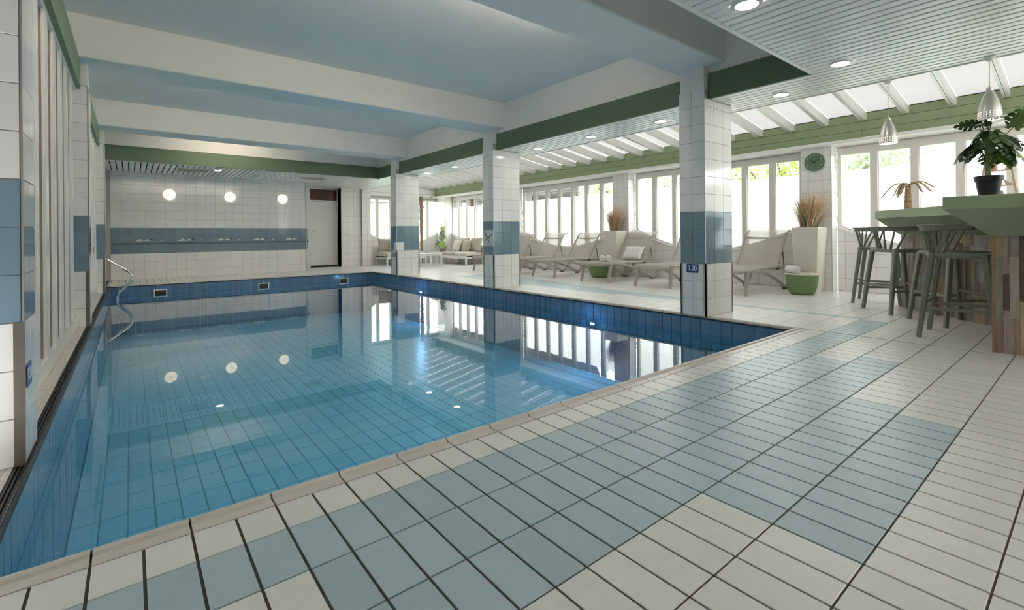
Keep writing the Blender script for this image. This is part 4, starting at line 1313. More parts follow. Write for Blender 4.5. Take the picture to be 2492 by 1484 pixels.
planter('tall cream planter with dried grass behind the cushion lounger', (8.49, 6.905, 0), 11, False)

# ================================================================== BAR
BX, BYE = 5.212, 0.560               # near panel face x, its end y
CZ, PZ = 1.205, 0.900                # counter top height, panel top height
OV = 0.30                            # overhang of the counter
DIAG = -5.93                         # diagonal panel line y = x + DIAG
def diag_off(o): return DIAG + o * math.sqrt(2)
xe, yend = 7.545, 7.545 + DIAG       # far end of the diagonal panel
def outline(o, end):
    """counter outline offset o outwards from the panels (anticlockwise from the near corner)."""
    d = diag_off(o); y0 = BYE + min(o, 0.235) if o > 0 else BYE
    pts = [(BX - o, -1.7), (BX - o, y0), (y0 - d, y0)]
    ex, ey = xe - o * 0.7071, yend + o * 0.7071
    pts += [(ex, ey)]
    return pts
inner = [(xe + 0.40, yend - 0.40), (7.05, 0.15), (6.35, -0.15), (6.0, -1.7)]
def poly_of(o): return outline(o, 0) + inner
bar = thing('bar', 'bar front clad in upright strips of weathered wood', 'bar', (0, 0, 0))
a = MB(); a.prism([(p[0] + 0.012, p[1] - 0.012) if i < 4 else p for i, p in enumerate(poly_of(0))], 2, 0.0, PZ - 0.002)
core = a.build('carcass', mat('bar_carcass', (0.18, 0.14, 0.11), 0.8), bar)
WOODS = [('bleached_plank', (0.50, 0.44, 0.37), (0.38, 0.31, 0.25)), ('mauve_plank', (0.34, 0.25, 0.22), (0.22, 0.155, 0.14)), ('grey_plank', (0.36, 0.34, 0.31), (0.24, 0.215, 0.19)),
         ('umber_plank', (0.16, 0.105, 0.085), (0.085, 0.058, 0.05)), ('straw_plank', (0.50, 0.40, 0.22), (0.38, 0.29, 0.17)), ('mossy_plank', (0.40, 0.42, 0.33), (0.28, 0.27, 0.22)), ('pink_plank', (0.46, 0.35, 0.30), (0.30, 0.22, 0.19)), ('blue_grey_plank', (0.42, 0.44, 0.46), (0.30, 0.29, 0.28))]
WM = [mat(n, c, 0.65, var=0.10, nscale=14, color2=c2, nvar=0.12, bump=0.25, bscale=30, stretch=(3, 3, 0.35)) for n, c, c2 in WOODS]
rn = random.Random(21)
def clad(p, q, weights, wmin, wmax):
    p, q = Vector(p), Vector(q); L_ = (q - p).length; u = (q - p) / L_; n = Vector((-u.y, u.x))
    s = 0.0; last = -1
    while s < L_ - 0.004:
        w = min(rn.uniform(wmin, wmax), L_ - s)
        if L_ - s - w < 0.02: w = L_ - s
        z = 0.0; zs = []
        first = rn.uniform(0.12, 0.5)
        while z < PZ - 0.01:
            h = min(first if z == 0 else rn.uniform(0.25, 0.62), PZ - z)
            if PZ - z - h < 0.06: h = PZ - z
            zs.append((z, z + h)); z += h
        for z0, z1 in zs:
            k = rn.choices(range(8), weights)[0]
            if k == last: k = rn.choices(range(8), weights)[0]
            last = k
            th = rn.uniform(0.009, 0.014)
            a = MB()
            A = p + u * (s + 0.0006); B = p + u * (s + w - 0.0006)
            a.raw([(A.x, A.y, z0 + .0006), (B.x, B.y, z0 + .0006), (B.x + n.x * th, B.y + n.y * th, z0 + .0006), (A.x + n.x * th, A.y + n.y * th, z0 + .0006),
                   (A.x, A.y, z1 - .0006), (B.x, B.y, z1 - .0006), (B.x + n.x * th, B.y + n.y * th, z1 - .0006), (A.x + n.x * th, A.y + n.y * th, z1 - .0006)],
                  [(0, 3, 2, 1), (4, 5, 6, 7), (0, 1, 5, 4), (1, 2, 6, 5), (2, 3, 7, 6), (3, 0, 4, 7)])
            a.build('plank', WM[k], bar)
        s += w
light_w = [5, 4, 4, 1.6, 1.6, 1.6, 4, 1.6]
dark_w = [2, 3, 2, 7, 1.4, 0.6, 1, 0.5]
clad((BX + 0.012, BYE - 0.0), (BX + 0.012, -0.9), [-0 for _ in range(8)] if False else dark_w, 0.03, 0.055) if False else None
def clad_face(a_, b_, weights, wmin, wmax): clad(b_, a_, weights, wmin, wmax)
clad((BX + 0.012, -0.60), (BX + 0.012, BYE - 0.012), dark_w, 0.030, 0.056)
clad((BX + 0.012, BYE - 0.012), (BYE - 0.012 - DIAG + 0.017, BYE - 0.012), light_w, 0.04, 0.065)
clad((BYE - DIAG + 0.012, BYE - 0.012 + 0.005), (xe + 0.008, yend - 0.008), light_w, 0.038, 0.062)
a = MB(); a.box(BX - 0.004, BX + 0.008, BYE - 0.014, BYE + 0.001, 0.0, PZ - 0.004); a.build('corner_lath', mat('ochre_lath', (0.36, 0.22, 0.11), 0.6, nscale=12, nvar=0.2), bar)
# counter: level top, upright fascia and sloping soffit
ct = thing('bar_counter', 'angular sage green bar counter with sloping underside', 'counter', (0, 0, 0))
FZ_ = 1.108
a = MB()
top = [(x, y, CZ) for x, y in poly_of(OV)]; fb = [(x, y, FZ_) for x, y in poly_of(OV)]
sb = [(x, y, PZ) for x, y in outline(0.006, 0)] + [(x, y, PZ) for x, y in inner]
bv = [(x, y, CZ - 0.006) for x, y in poly_of(OV)]
tp_ = [(x, y, CZ) for x, y in poly_of(OV - 0.005)]
a.loft([tp_, bv, fb, sb], True, True)
a.build('counter_body', BARG, ct)
a = MB(); a.loft([[(x, y, CZ + 0.0005) for x, y in poly_of(OV - 0.012)], [(x, y, CZ + 0.002) for x, y in poly_of(OV - 0.014)]], True, True)
# ================================================================== BAR STOOLS
STG = mat('olive_grey_stool', (0.185, 0.20, 0.15), 0.38, nscale=8, nvar=0.03)
def make_stool(label, loc, rz):
    t = thing('bar_stool', label, 'bar stool', loc, rz, 'olive grey plastic bar stools')
    SZ = 0.742
    cr = [(-0.170, 0.205), (0.175, 0.195)]       # seat corners (x, half y) at the top of the legs
    ft = [(-0.250, 0.250), (0.245, 0.238)]
    for x, y in ((0, 1), (0, -1), (1, 1), (1, -1)):
        (cx, cy), (fx, fy) = cr[x], ft[x]
        a = MB(); a.sweep([(cx * 0.96, y * cy * 0.96, SZ - 0.008), (cx, y * cy, SZ - 0.05), (cx + (fx - cx) * 0.45, y * (cy + (fy - cy) * 0.45), SZ * 0.55), (fx, y * fy, 0.0)],
                          [0.046, 0.050, 0.046, 0.036], [0.040, 0.046, 0.042, 0.036], up=(1, 0, 0)); a.build('leg', STG, t, True)
    # seat
    def seat_out(k, z):
        out = []
        for i in range(32):
            an = 2 * PI * i / 32
            c_, s_ = math.cos(an), math.sin(an)
            e = 0.42
            x = 0.205 * math.copysign(abs(c_) ** e, c_); y = 0.222 * math.copysign(abs(s_) ** e, s_)
            if x < 0: x -= 0.018 * (1 - (y / 0.222) ** 2)
            out.append((x * k, y * k, z))
        return out
    a = MB(); a.loft([seat_out(0.95, SZ - 0.040), seat_out(0.99, SZ - 0.030), seat_out(1.0, SZ - 0.008), seat_out(0.985, SZ), seat_out(0.93, SZ + 0.001), seat_out(0.80, SZ - 0.010), seat_out(0.4, SZ - 0.014)], True, True); a.build('seat', STG, t, True)
    # stretchers
    def leg_at(i, s, z):
        k = (SZ - z) / SZ
        return (cr[i][0] + (ft[i][0] - cr[i][0]) * k, s * (cr[i][1] + (ft[i][1] - cr[i][1]) * k), z)
    for p, q in ((leg_at(0, 1, 0.262), leg_at(1, 1, 0.262)), (leg_at(0, -1, 0.262), leg_at(1, -1, 0.262)), (leg_at(0, 1, 0.305), leg_at(0, -1, 0.305)), (leg_at(1, 1, 0.315), leg_at(1, -1, 0.315))):
        a = MB(); a.sweep([p, q], 0.020, 0.028, up=(0, 0, 1)); a.build('stretcher', STG, t, True)
    # back rail: a flared bow, lowest in section at the middle
    n = 22; rings = []
    for k in range(n + 1):
        an = math.radians(-100 + 200 * k / n)
        cx, cy = -0.262 * math.cos(an) + 0.012, 0.212 * math.sin(an)
        o_ = Vector((-math.cos(an), math.sin(an), 0))
        e = abs(2 * k / n - 1)
        th = 0.020 if k not in (0, n) else 0.012
        hb, ht = (0.948, 1.003) if k not in (0, n) else (0.956, 0.995)
        p = Vector((cx, cy, 0))
        rings.append([p + o_ * 0.004 + Vector((0, 0, hb)), p + o_ * (0.004 + th * 0.5) + Vector((0, 0, hb + 0.006)), p + o_ * (th * 0.9) + Vector((0, 0, hb + 0.030)), p + o_ * (th + 0.022) + Vector((0, 0, ht - 0.004)), p + o_ * (th + 0.018) + Vector((0, 0, ht)),
                      p + o_ * 0.006 + Vector((0, 0, ht)), p - o_ * 0.006 + Vector((0, 0, ht - 0.010)), p - o_ * 0.008 + Vector((0, 0, hb + 0.012)), p - o_ * 0.003 + Vector((0, 0, hb))])
    a = MB(); a.loft(rings, True, True); a.build('back_rail', STG, t, True)
    for k in range(7):
        f = k / 6 * 2 - 1
        an = math.radians(78 * f)
        topp = Vector((-0.258 * math.cos(an) + 0.012, 0.210 * math.sin(an), 0.955))
        bot = Vector((-0.190 + 0.055 * f * f, 0.178 * f, SZ - 0.006))
        m_ = (topp + bot) / 2
        a = MB(); a.sweep([bot, bot + (topp - bot) * 0.2, m_, topp], [0.026, 0.024, 0.018, 0.018], [0.020, 0.019, 0.016, 0.016], up=(0, 1, 0)); a.build('spindle', STG, t, True)
    return t
s0 = make_stool('bar stool standing farthest out, beyond the other three', (7.78, 1.905, 0), math.radians(-83))
copy_thing(s0, (7.065, 1.535, 0), math.radians(-45), 'second bar stool, turned to the far slanting bar front')
copy_thing(s0, (6.535, 0.985, 0), math.radians(-45), 'third bar stool, half hidden behind the nearest stool')
copy_thing(s0, (5.745, 0.815, 0), math.radians(-88), 'nearest bar stool, pushed in beside the dark bar end')

# ================================================================== ON THE BAR
RAT = mat('woven_rattan', (0.42, 0.26, 0.13), 0.8, var=0.2, nscale=50, color2=(0.62, 0.46, 0.28), nvar=0.3)
pm = thing('rattan_palm', 'small woven rattan palm tree ornament on the far counter', 'ornament', (7.02, 1.435, CZ))
for k in range(17):
    z = 0.0155 * k; r = 0.040 - 0.012 * k / 16
    a = MB(); a.lathe([(r * 0.80, z), (r, z + 0.004), (r * 1.04, z + 0.010), (r * 0.82, z + 0.0165)], 16); a.build('trunk_ring', RAT, pm, True)
for an, ln, dr, w in ((150, 0.255, 0.13, 0.028), (162, 0.14, 0.12, 0.03), (-10, 0.255, 0.035, 0.026), (-35, 0.235, 0.085, 0.026), (105, 0.10, 0.13, 0.034), (205, 0.11, 0.10, 0.034), (60, 0.14, 0.08, 0.03), (255, 0.13, 0.09, 0.03)):
    # angle measured in the window plane: 180 = towards the far end
    d = Vector((0.25 * math.sin(math.radians(an * 1.7)), -math.cos(math.radians(an)), 0)).normalized()
    pts = []
    for q in range(9):
        s = q / 8
        pts.append(d * (ln * s) + Vector((0, 0, 0.262 + 0.05 * math.sin(PI * min(1, s * 1.15)) - dr * s ** 2.2)))
    a = MB(); a.sweep(pts, [w * (0.35 + 1.3 * math.sin(PI * min(0.93, 0.12 + 0.8 * q / 8))) for q in range(9)], [0.012] * 8 + [0.006], up=(0, 0, 1)); fr_ = a.build('frond', RAT, pm, True)

LEAF = mat('monstera_leaf', (0.05, 0.115, 0.032), 0.35, var=0.25, nscale=6, nvar=0.15, spec=0.5)
LEAFL = mat('young_monstera_leaf', (0.12, 0.22, 0.045), 0.35, var=0.2, nscale=6, nvar=0.15)
STEM = mat('green_stem', (0.12, 0.17, 0.06), 0.5)
MOSS = mat('fibre_stem', (0.33, 0.36, 0.17), 0.7, nscale=30, nvar=0.3)
def leaf_mesh(size, deep, curl, m, n=5):
    """split leaf: blade halves along the midrib (local y), lobes beyond with gaps between them."""
    a = MB()
    def wv(v): return 0.50 * math.sin(PI * min(1, 0.10 + 0.90 * v) ** 0.82) + 0.02 * (1 - v)
    def P(x, y):
        z = 0.14 * abs(x) - curl * (max(y, 0) ** 2) * 0.42 - curl * x * x * 0.9
        return (x * size, y * size, z * size)
    for s in (-1, 1):
        k_in = 0.52 if deep else 0.80
        for k in range(n):
            v0, v1 = k / n, (k + 1) / n
            q = [P(0, v0), P(s * wv(v0) * k_in, v0 - 0.09 * (1 - v0)), P(s * wv(v1) * k_in, v1 - 0.09 * (1 - v1)), P(0, v1)]
            a.face(q)
            g = 0.028 if deep else 0.004
            lo, hi = v0 + (g if k else 0), v1 - g * 0.6
            y0, y1 = lo - 0.09 * (1 - lo), hi - 0.09 * (1 - hi)
            up = 0.07 * (1 - 0.3 * k / n)
            a.face([P(s * wv(lo) * k_in, y0), P(s * wv(lo) * 0.98, y0 + up * 0.6), P(s * wv((lo + hi) / 2) * 1.06, (y0 + y1) / 2 + up), P(s * wv(hi) * 0.97, y1 + up * 0.8), P(s * wv(hi) * k_in, y1)])
        a.face([P(0, 0), P(s * 0.13, -0.16), P(s * 0.30, -0.15), P(s * wv(0) * 0.95, -0.05), P(s * wv(0) * k_in, -0.09)])
    return a.mesh('leaf', m, True, False)
def place_leaf(parent, me, at, out, tilt, roll=0.0, scale=1.0):
    """out: compass angle of the leaf tip, tilt: tip up (+) or down (-)."""
    o = obj('leaf', me, parent)
    o.matrix_basis = (Matrix.Translation(at) @ Matrix.Rotation(out - PI / 2, 4, 'Z') @ Matrix.Rotation(tilt, 4, 'X') @ Matrix.Rotation(roll, 4, 'Y') @ Matrix.Scale(scale, 4))
    return o
mo = thing('potted_monstera', 'large monstera with split leaves in a black pot on the bar', 'plant', (5.20, 0.572, CZ))
BPOT = mat('black_pot', (0.016, 0.017, 0.018), 0.45)
a = MB(); a.lathe([(0.055, 0.0), (0.058, 0.002), (0.076, 0.122), (0.083, 0.124), (0.086, 0.158), (0.081, 0.160), (0.076, 0.150), (0.07, 0.140)], 40); a.build('pot', BPOT, mo, True)
a = MB(); a.lathe([(0.001, 0.143), (0.074, 0.145)], 24, caps=False); a.build('soil', SOIL, mo)
a = MB(); a.tube(bez([(0.0, 0.0, 0.14), (0.005, 0.004, 0.24), (0.0, 0.002, 0.36), (0.004, -0.006, 0.42)], 5), 0.018, 10); a.build('trunk', MOSS, mo, True)
L1 = leaf_mesh(0.165, 1, 0.45, LEAF); L2 = leaf_mesh(0.165, 1, 0.9, LEAF); L3 = leaf_mesh(0.15, 0, 0.5, LEAFL); L4 = leaf_mesh(0.155, 1, 0.3, LEAFL)
# (y offset, z, x offset, compass of tip in degrees (90 = +y, away to the left), tilt, roll, mesh, scale)
spec = [(-0.02, 0.600, -0.01, -70, 18, 0, L1, 0.98), (0.005, 0.600, 0.0, 115, -6, 10, L1, 0.62), (0.055, 0.570, -0.01, 100, 8, 30, L1, 0.85), (0.03, 0.555, -0.02, 200, 12, 0, L1, 0.6),
        (-0.14, 0.520, 0.0, -85, 62, 75, L4, 1.05), (0.02, 0.505, -0.05, 120, -35, 25, L2, 1.05), (-0.02, 0.490, -0.06, 185, -40, 0, L2, 1.15), (-0.045, 0.480, -0.05, 240, -42, -10, L2, 1.15),
        (-0.07, 0.450, -0.03, 262, -30, 0, L2, 1.1), (-0.10, 0.40, -0.05, 250, -55, 0, L2, 1.1), (0.055, 0.420, -0.01, 100, -28, 20, L2, 1.2), (0.075, 0.405, -0.03, 125, -48, 20, L2, 1.25), (0.045, 0.375, -0.04, 140, -45, 10, L4, 0.9),
        (-0.05, 0.340, -0.04, 225, -50, 0, L4, 0.85), (-0.09, 0.345, -0.05, 232, -62, 0, L3, 1.0), (-0.125, 0.355, -0.02, 262, -52, 0, L4, 1.2), (-0.03, 0.36, 0.03, 20, -30, 0, L2, 1.0), (0.04, 0.43, 0.05, 60, -25, 0, L2, 1.0), (-0.08, 0.46, 0.05, -40, -20, 0, L2, 1.0), (-0.005, 0.545, -0.02, 150, 60, 20, L3, 0.35)]
for dy, z, dx, az, ti, ro, me, sc_ in spec:
    at = Vector((dx, dy, z))
    place_leaf(mo, me, at, math.radians(az), math.radians(ti), math.radians(ro), sc_)
    b = Vector((0.0, 0.0, min(max(0.22, z - 0.20), 0.40)))
    a = MB(); a.tube(bez([b, b + (at - b) * 0.5 + Vector((0, 0, 0.012)), at], 5), 0.0032, 6); a.build('leaf_stalk', STEM, mo, True)

# ladder shelf with trinkets behind the bar
LADW = mat('pale_ladder_wood', (0.52, 0.40, 0.29), 0.6, nscale=20, nvar=0.15, stretch=(1, 1, 6))
ld = thing('ladder_shelf', 'wooden ladder shelf standing behind the bar by the window', 'shelf', (8.30, 0.83, 0))
for s in (-1, 1):
    a = MB(); a.sweep([(-0.02, s * 0.10, 1.84), (-0.19, s * 0.345, 0.0)], 0.022, 0.022, up=(1, 0, 0)); a.build('leg', LADW, ld, True)
    a = MB(); a.sweep([(0.02, s * 0.10, 1.84), (0.19, s * 0.345, 0.0)], 0.022, 0.022, up=(1, 0, 0)); a.build('leg', LADW, ld, True)
shelves = []
for z in (0.45, 0.86, 1.20, 1.50, 1.685):
    k = (1.84 - z) / 1.84
    hw, hd = 0.10 + 0.245 * k + 0.012, 0.02 + 0.17 * k + 0.012
    a = MB(); a.box(-hd, hd, -hw, hw, z - 0.016, z); a.build('shelf_board', LADW, ld); shelves.append((z, hw, hd))
TERR = mat('salmon_ceramic', (0.55, 0.30, 0.22), 0.6, nscale=12, nvar=0.1)
SHELL = mat('pale_shell', (0.62, 0.47, 0.36), 0.45, nscale=25, nvar=0.3)
t = thing('bottle_vase', 'slim salmon vase on the upper ladder shelf board', 'vase', (8.30, 0.862, 1.685))
a = MB(); a.lathe([(0.026, 0), (0.028, 0.01), (0.027, 0.07), (0.014, 0.11), (0.012, 0.15), (0.014, 0.155)], 20); a.build('body', TERR, t, True)
t = thing('scallop_shell', 'flat salmon shell lying beside the slim vase', 'shell', (8.28, 0.905, 1.686))
a = MB(); a.lathe([(0.001, 0.0), (0.045, 0.003), (0.05, 0.010), (0.03, 0.020), (0.001, 0.025)], 20); a.build('body', TERR, t, True)
for k, (dy, dz) in enumerate(((-0.085, 1.685),)):
    t = thing('cone_shell', 'pointed pale shell at the end of the upper ladder board', 'shell', (8.29, 0.83 + dy, dz))
    a = MB(); a.lathe([(0.024, 0.0), (0.026, 0.01), (0.014, 0.045), (0.002, 0.08)], 14); a.build('body', SHELL, t, True)
t = thing('sea_snail_shell', 'coiled pale shell on the second ladder shelf board', 'shell', (8.28, 0.735, 1.50))
a = MB()
for k in range(5):
    r = 0.034 * (1 - k * 0.19); a.lathe([(r * 0.6, 0.0), (r, 0.008), (r * 0.95, 0.018), (r * 0.6, 0.022)], 16, (0, 0.010 * k, 0.011 * k))
a.build('body', SHELL, t, True)
for k, dy in enumerate((0.02, 0.10)):
    t = thing('small_shell', ['small dark shell below the vase, nearer the window post', 'small dark shell below the vase, farther from the window post'][k], 'shell', (8.27, 0.83 + dy, 1.50))
    a = MB(); a.lathe([(0.018, 0.0), (0.022, 0.008), (0.012, 0.022), (0.001, 0.026)], 12); a.build('body', mat('dark_shell', (0.2, 0.19, 0.18), 0.5), t, True)
t = thing('carved_figure', 'little grey wooden figure on the third ladder shelf board', 'ornament', (8.26, 0.80, 1.20))
a = MB(); a.lathe([(0.03, 0), (0.034, 0.02), (0.030, 0.12), (0.022, 0.17), (0.024, 0.20), (0.014, 0.23), (0.001, 0.235)], 14); a.build('body', mat('driftwood', (0.33, 0.31, 0.28), 0.8, nscale=20, nvar=0.2), t, True)

# ================================================================== LOUNGE CORNER
SOFW = mat('white_sofa_frame', (0.80, 0.79, 0.765), 0.35)
LINEN = mat('beige_linen', (0.56, 0.50, 0.44), 0.95, nscale=60, nvar=0.05, bump=0.3, bscale=300)
LINENW = mat('off_white_linen', (0.76, 0.72, 0.66), 0.95, nscale=60, nvar=0.05, bump=0.3, bscale=300)
LINENO = mat('olive_beige_linen', (0.50, 0.46, 0.36), 0.95, nscale=60, nvar=0.08, bump=0.3, bscale=300)
LINENG = mat('pale_grey_linen', (0.64, 0.62, 0.59), 0.95, nscale=60, nvar=0.05, bump=0.3, bscale=300)
def sofa(name, label, loc, rz, ln, dp, back_h=0.62, arms=True):
    """local x along the seat, +y to the back."""
    t = thing(name, label, 'sofa', loc, rz)
    def bx(nm, *b):
        a = MB(); a.box(*b); return a.build(nm, SOFW, t)
    bx('front_rail', 0, ln, 0, 0.045, 0.205, 0.300); bx('back_rail', 0, ln, dp - 0.045, dp, 0.205, 0.300)
    bx('deck', 0.0, ln, 0.045, dp - 0.045, 0.27, 0.298)
    for x in (0.0, ln - 0.05):
        bx('side_rail', x, x + 0.05, 0.045, dp - 0.045, 0.205, 0.300)
        bx('leg', x, x + 0.05, 0.0, 0.05, 0.0, 0.205); bx('leg', x, x + 0.05, dp - 0.05, dp, 0.0, 0.205)
        bx('floor_runner', x, x + 0.05, 0.05, dp - 0.05, 0.0, 0.03)
    bx('back_panel', 0.02, ln - 0.02, dp - 0.03, dp, 0.42, 0.48); bx('back_panel', 0.02, ln - 0.02, dp - 0.03, dp, 0.55, 0.61)
    for x in (0.02, ln - 0.06): bx('back_post', x, x + 0.04, dp - 0.035, dp - 0.001, 0.298, 0.62)
    return t
def slab_cushion(name, label, loc, rz, w, d, h, m, group=None):
    t = thing(name, label, 'cushion', loc, rz, group)
    a = MB(); r = 0.03
    def rr(k, z):
        out = []
        for cx, cy, a0 in ((w / 2, d / 2, 0), (-w / 2, d / 2, 90), (-w / 2, -d / 2, 180), (w / 2, -d / 2, 270)):
            for q in range(5):
                an = math.radians(a0 + 22.5 * q)
                out.append((math.copysign(w / 2 - r - k, cx) + r * math.cos(an), math.copysign(d / 2 - r - k, cy) + r * math.sin(an), z))
        return out
    a.loft([rr(0.02, 0), rr(0.004, 0.012), rr(0, h * 0.45), rr(0.004, h - 0.016), rr(0.022, h - 0.003), rr(0.10, h + 0.004)], True, True)
    c = a.build('cover', m, t, True)
    return t
def stand_cushion(name, label, loc, rz, tilt, w, h, d, m, seed, group=None):
    t = thing(name, label, 'cushion', loc, rz, group)
    o = obj('cover', cushion_mesh(w, h, d, m, 0, seed), t)
    o.matrix_basis = Matrix.Rotation(math.radians(tilt), 4, 'X')
    return t
# right sofa: along the window wall, facing the pool (local x -> -y, local y -> +x)
SR = math.radians(-90)
sofa('lounge_sofa', 'white framed sofa with beige cushions under the last window', (8.215, 14.07, 0), SR, 1.47, 0.70)
slab_cushion('seat_cushion', 'beige seat cushion on the right part of the window sofa', (8.55, 12.99, 0.300), SR, 0.73, 0.62, 0.115, LINENW, 'seat cushions of the lounge sofas')
slab_cushion('seat_cushion', 'beige seat cushion on the left part of the window sofa', (8.50, 13.70, 0.300), SR, 0.68, 0.60, 0.105, LINEN, 'seat cushions of the lounge sofas')
stand_cushion('back_cushion', 'large beige back cushion at the right end of the window sofa', (8.79, 12.88, 0.652), SR, -14, 0.64, 0.48, 0.19, LINEN, 1, 'back cushions of the window sofa')
stand_cushion('back_cushion', 'large beige back cushion at the left end of the window sofa', (8.77, 13.60, 0.645), SR, -14, 0.66, 0.47, 0.20, LINEN, 2, 'back cushions of the window sofa')
stand_cushion('throw_pillow', 'off white throw pillow at the left end of the window sofa', (8.55, 13.66, 0.60), SR, -20, 0.43, 0.40, 0.14, LINENW, 4)
stand_cushion('throw_pillow', 'olive beige throw pillow in the middle of the window sofa', (8.56, 13.10, 0.607), SR, -20, 0.40, 0.40, 0.13, LINENO, 6)
# left sofa: along the end wall facing the viewer
sofa('lounge_sofa', 'white framed sofa under the end wall windows, half behind the farthest pillar', (6.345, 14.31, 0), 0, 1.42, 0.90)
slab_cushion('seat_cushion', 'off white seat cushion on the end wall sofa', (7.03, 14.72, 0.300), 0, 1.30, 0.78, 0.125, LINENW, 'seat cushions of the lounge sofas')
stand_cushion('back_cushion', 'large beige back cushion at the left end of the end wall sofa', (6.60, 14.78, 0.655), math.radians(-28), -14, 0.66, 0.46, 0.20, LINEN, 8)
stand_cushion('throw_pillow', 'olive beige throw pillow just left of the farthest pillar', (6.74, 14.52, 0.62), math.radians(-18), -16, 0.42, 0.40, 0.13, LINENO, 9)
stand_cushion('back_cushion', 'pale grey cushion standing just right of the farthest pillar', (7.57, 14.60, 0.655), math.radians(65), -14, 0.60, 0.46, 0.17, LINENG, 10)
# coffee table
ctb = thing('coffee_table', 'low white coffee table of square section before the corner sofas', 'table', (6.93, 13.17, 0), math.radians(-13))
W_, D_, H_ = 0.68, 0.62, 0.395
def bxs(nm, t, *b):
    a = MB(); a.box(*b); return a.build(nm, SOFW, t)
bxs('table_top', ctb, -0.015, W_ + 0.015, -0.015, D_ + 0.015, H_ - 0.022, H_)
for x in (0, W_ - 0.04):
    for y in (0, D_ - 0.04):
        bxs('leg', ctb, x, x + 0.04, y, y + 0.04, 0.012, H_ - 0.022)
for y in (0, D_ - 0.04):
    bxs('bottom_rail', ctb, 0.04, W_ - 0.04, y, y + 0.04, 0.012, 0.062)
    bxs('top_rail', ctb, 0.04, W_ - 0.04, y, y + 0.04, H_ - 0.07, H_ - 0.022)
for x in (0, W_ - 0.04):
    bxs('side_rail', ctb, x, x + 0.04, 0.04, D_ - 0.04, 0.012, 0.062)
for x in (0.31,): bxs('middle_post', ctb, x, x + 0.05, 0.0, 0.04, 0.062, H_ - 0.07)
for x, y in ((0.03, 0.02), (W_ - 0.03, 0.02), (0.03, D_ - 0.02), (W_ - 0.03, D_ - 0.02)):
    a = MB(); a.lathe([(0.014, 0), (0.014, 0.012)], 10, (x, y, 0)); a.build('glide', BLACK, ctb)
cnt = thing('corner_table', 'low white corner table between the two sofas with a leafy plant on it', 'table', (8.10, 14.18, 0))
bxs('table_top', cnt, 0, 0.58, 0, 0.74, 0.362, 0.388)
for x in (0, 0.53):
    for y in (0, 0.69): bxs('leg', cnt, x, x + 0.05, y, y + 0.05, 0, 0.362)
for y in (0, 0.69): bxs('rail', cnt, 0.05, 0.53, y, y + 0.05, 0.27, 0.362)
# corner plant
cp = thing('corner_plant', 'variegated split leaf plant in a taupe pot on the corner table', 'plant', (8.48, 14.47, 0.388))
a = MB(); a.lathe([(0.095, 0), (0.10, 0.004), (0.13, 0.15), (0.142, 0.152), (0.146, 0.198), (0.136, 0.20), (0.125, 0.18)], 32); a.build('pot', mat('taupe_pot', (0.36, 0.31, 0.26), 0.6), cp, True)
a = MB(); a.lathe([(0.001, 0.178), (0.124, 0.178)], 24, caps=False); a.build('soil', SOIL, cp)
VAR = mat('variegated_leaf', (0.09, 0.16, 0.055), 0.45, var=0.3, nscale=9, color2=(0.42, 0.48, 0.36))
VARL = mat('lime_leaf', (0.26, 0.38, 0.07), 0.45, var=0.2, nscale=8, nvar=0.2)
m1, m2 = leaf_mesh(0.20, 1, 0.6, VAR), leaf_mesh(0.22, 0, 0.5, VARL)
rn = random.Random(4)
a = MB(); a.tube(bez([(0, 0, 0.17), (0.01, 0.01, 0.35), (-0.01, -0.03, 0.55), (0.0, -0.05, 0.75)], 5), 0.016, 8); a.build('stem', MOSS, cp, True)
pl = [(-0.14, 0.16, 0.40, 150, m2, 1.0), (-0.10, 0.20, 0.30, 130, m1, 0.9), (-0.10, -0.10, 0.34, 230, m2, 1.15), (-0.14, -0.18, 0.30, 250, m2, 1.05), (-0.08, 0.08, 0.48, 160, m1, 0.9), (-0.06, -0.06, 0.50, 215, m1, 1.0),
      (-0.05, 0.02, 0.58, 170, m1, 0.9), (-0.05, -0.13, 0.56, 245, m1, 0.9), (-0.04, -0.02, 0.66, 190, m1, 1.0), (-0.04, -0.12, 0.64, 230, m1, 0.8), (-0.02, 0.02, 0.74, 140, m1, 0.8), (-0.02, -0.08, 0.76, 220, m1, 0.85), (0, -0.03, 0.83, 200, m2, 0.7), (0.0, 0.05, 0.86, 110, m2, 0.6), (0.02, -0.05, 0.88, 260, m2, 0.6),
      (-0.12, 0.24, 0.26, 120, m1, 0.8), (-0.05, 0.14, 0.36, 110, m2, 0.8)]
for x, y, z, az, me, sc_ in pl:
    at = Vector((x, y, z)); place_leaf(cp, me, at, math.radians(az + rn.uniform(-15, 15)), math.radians(rn.uniform(-55, -20)), math.radians(rn.uniform(-20, 20)), sc_)
    b = Vector((0, 0, max(0.18, z - 0.22)))
    a = MB(); a.tube([b, (b + at) / 2 + Vector((0, 0, 0.02)), at], 0.005, 5); a.build('leaf_stalk', STEM, cp, True)
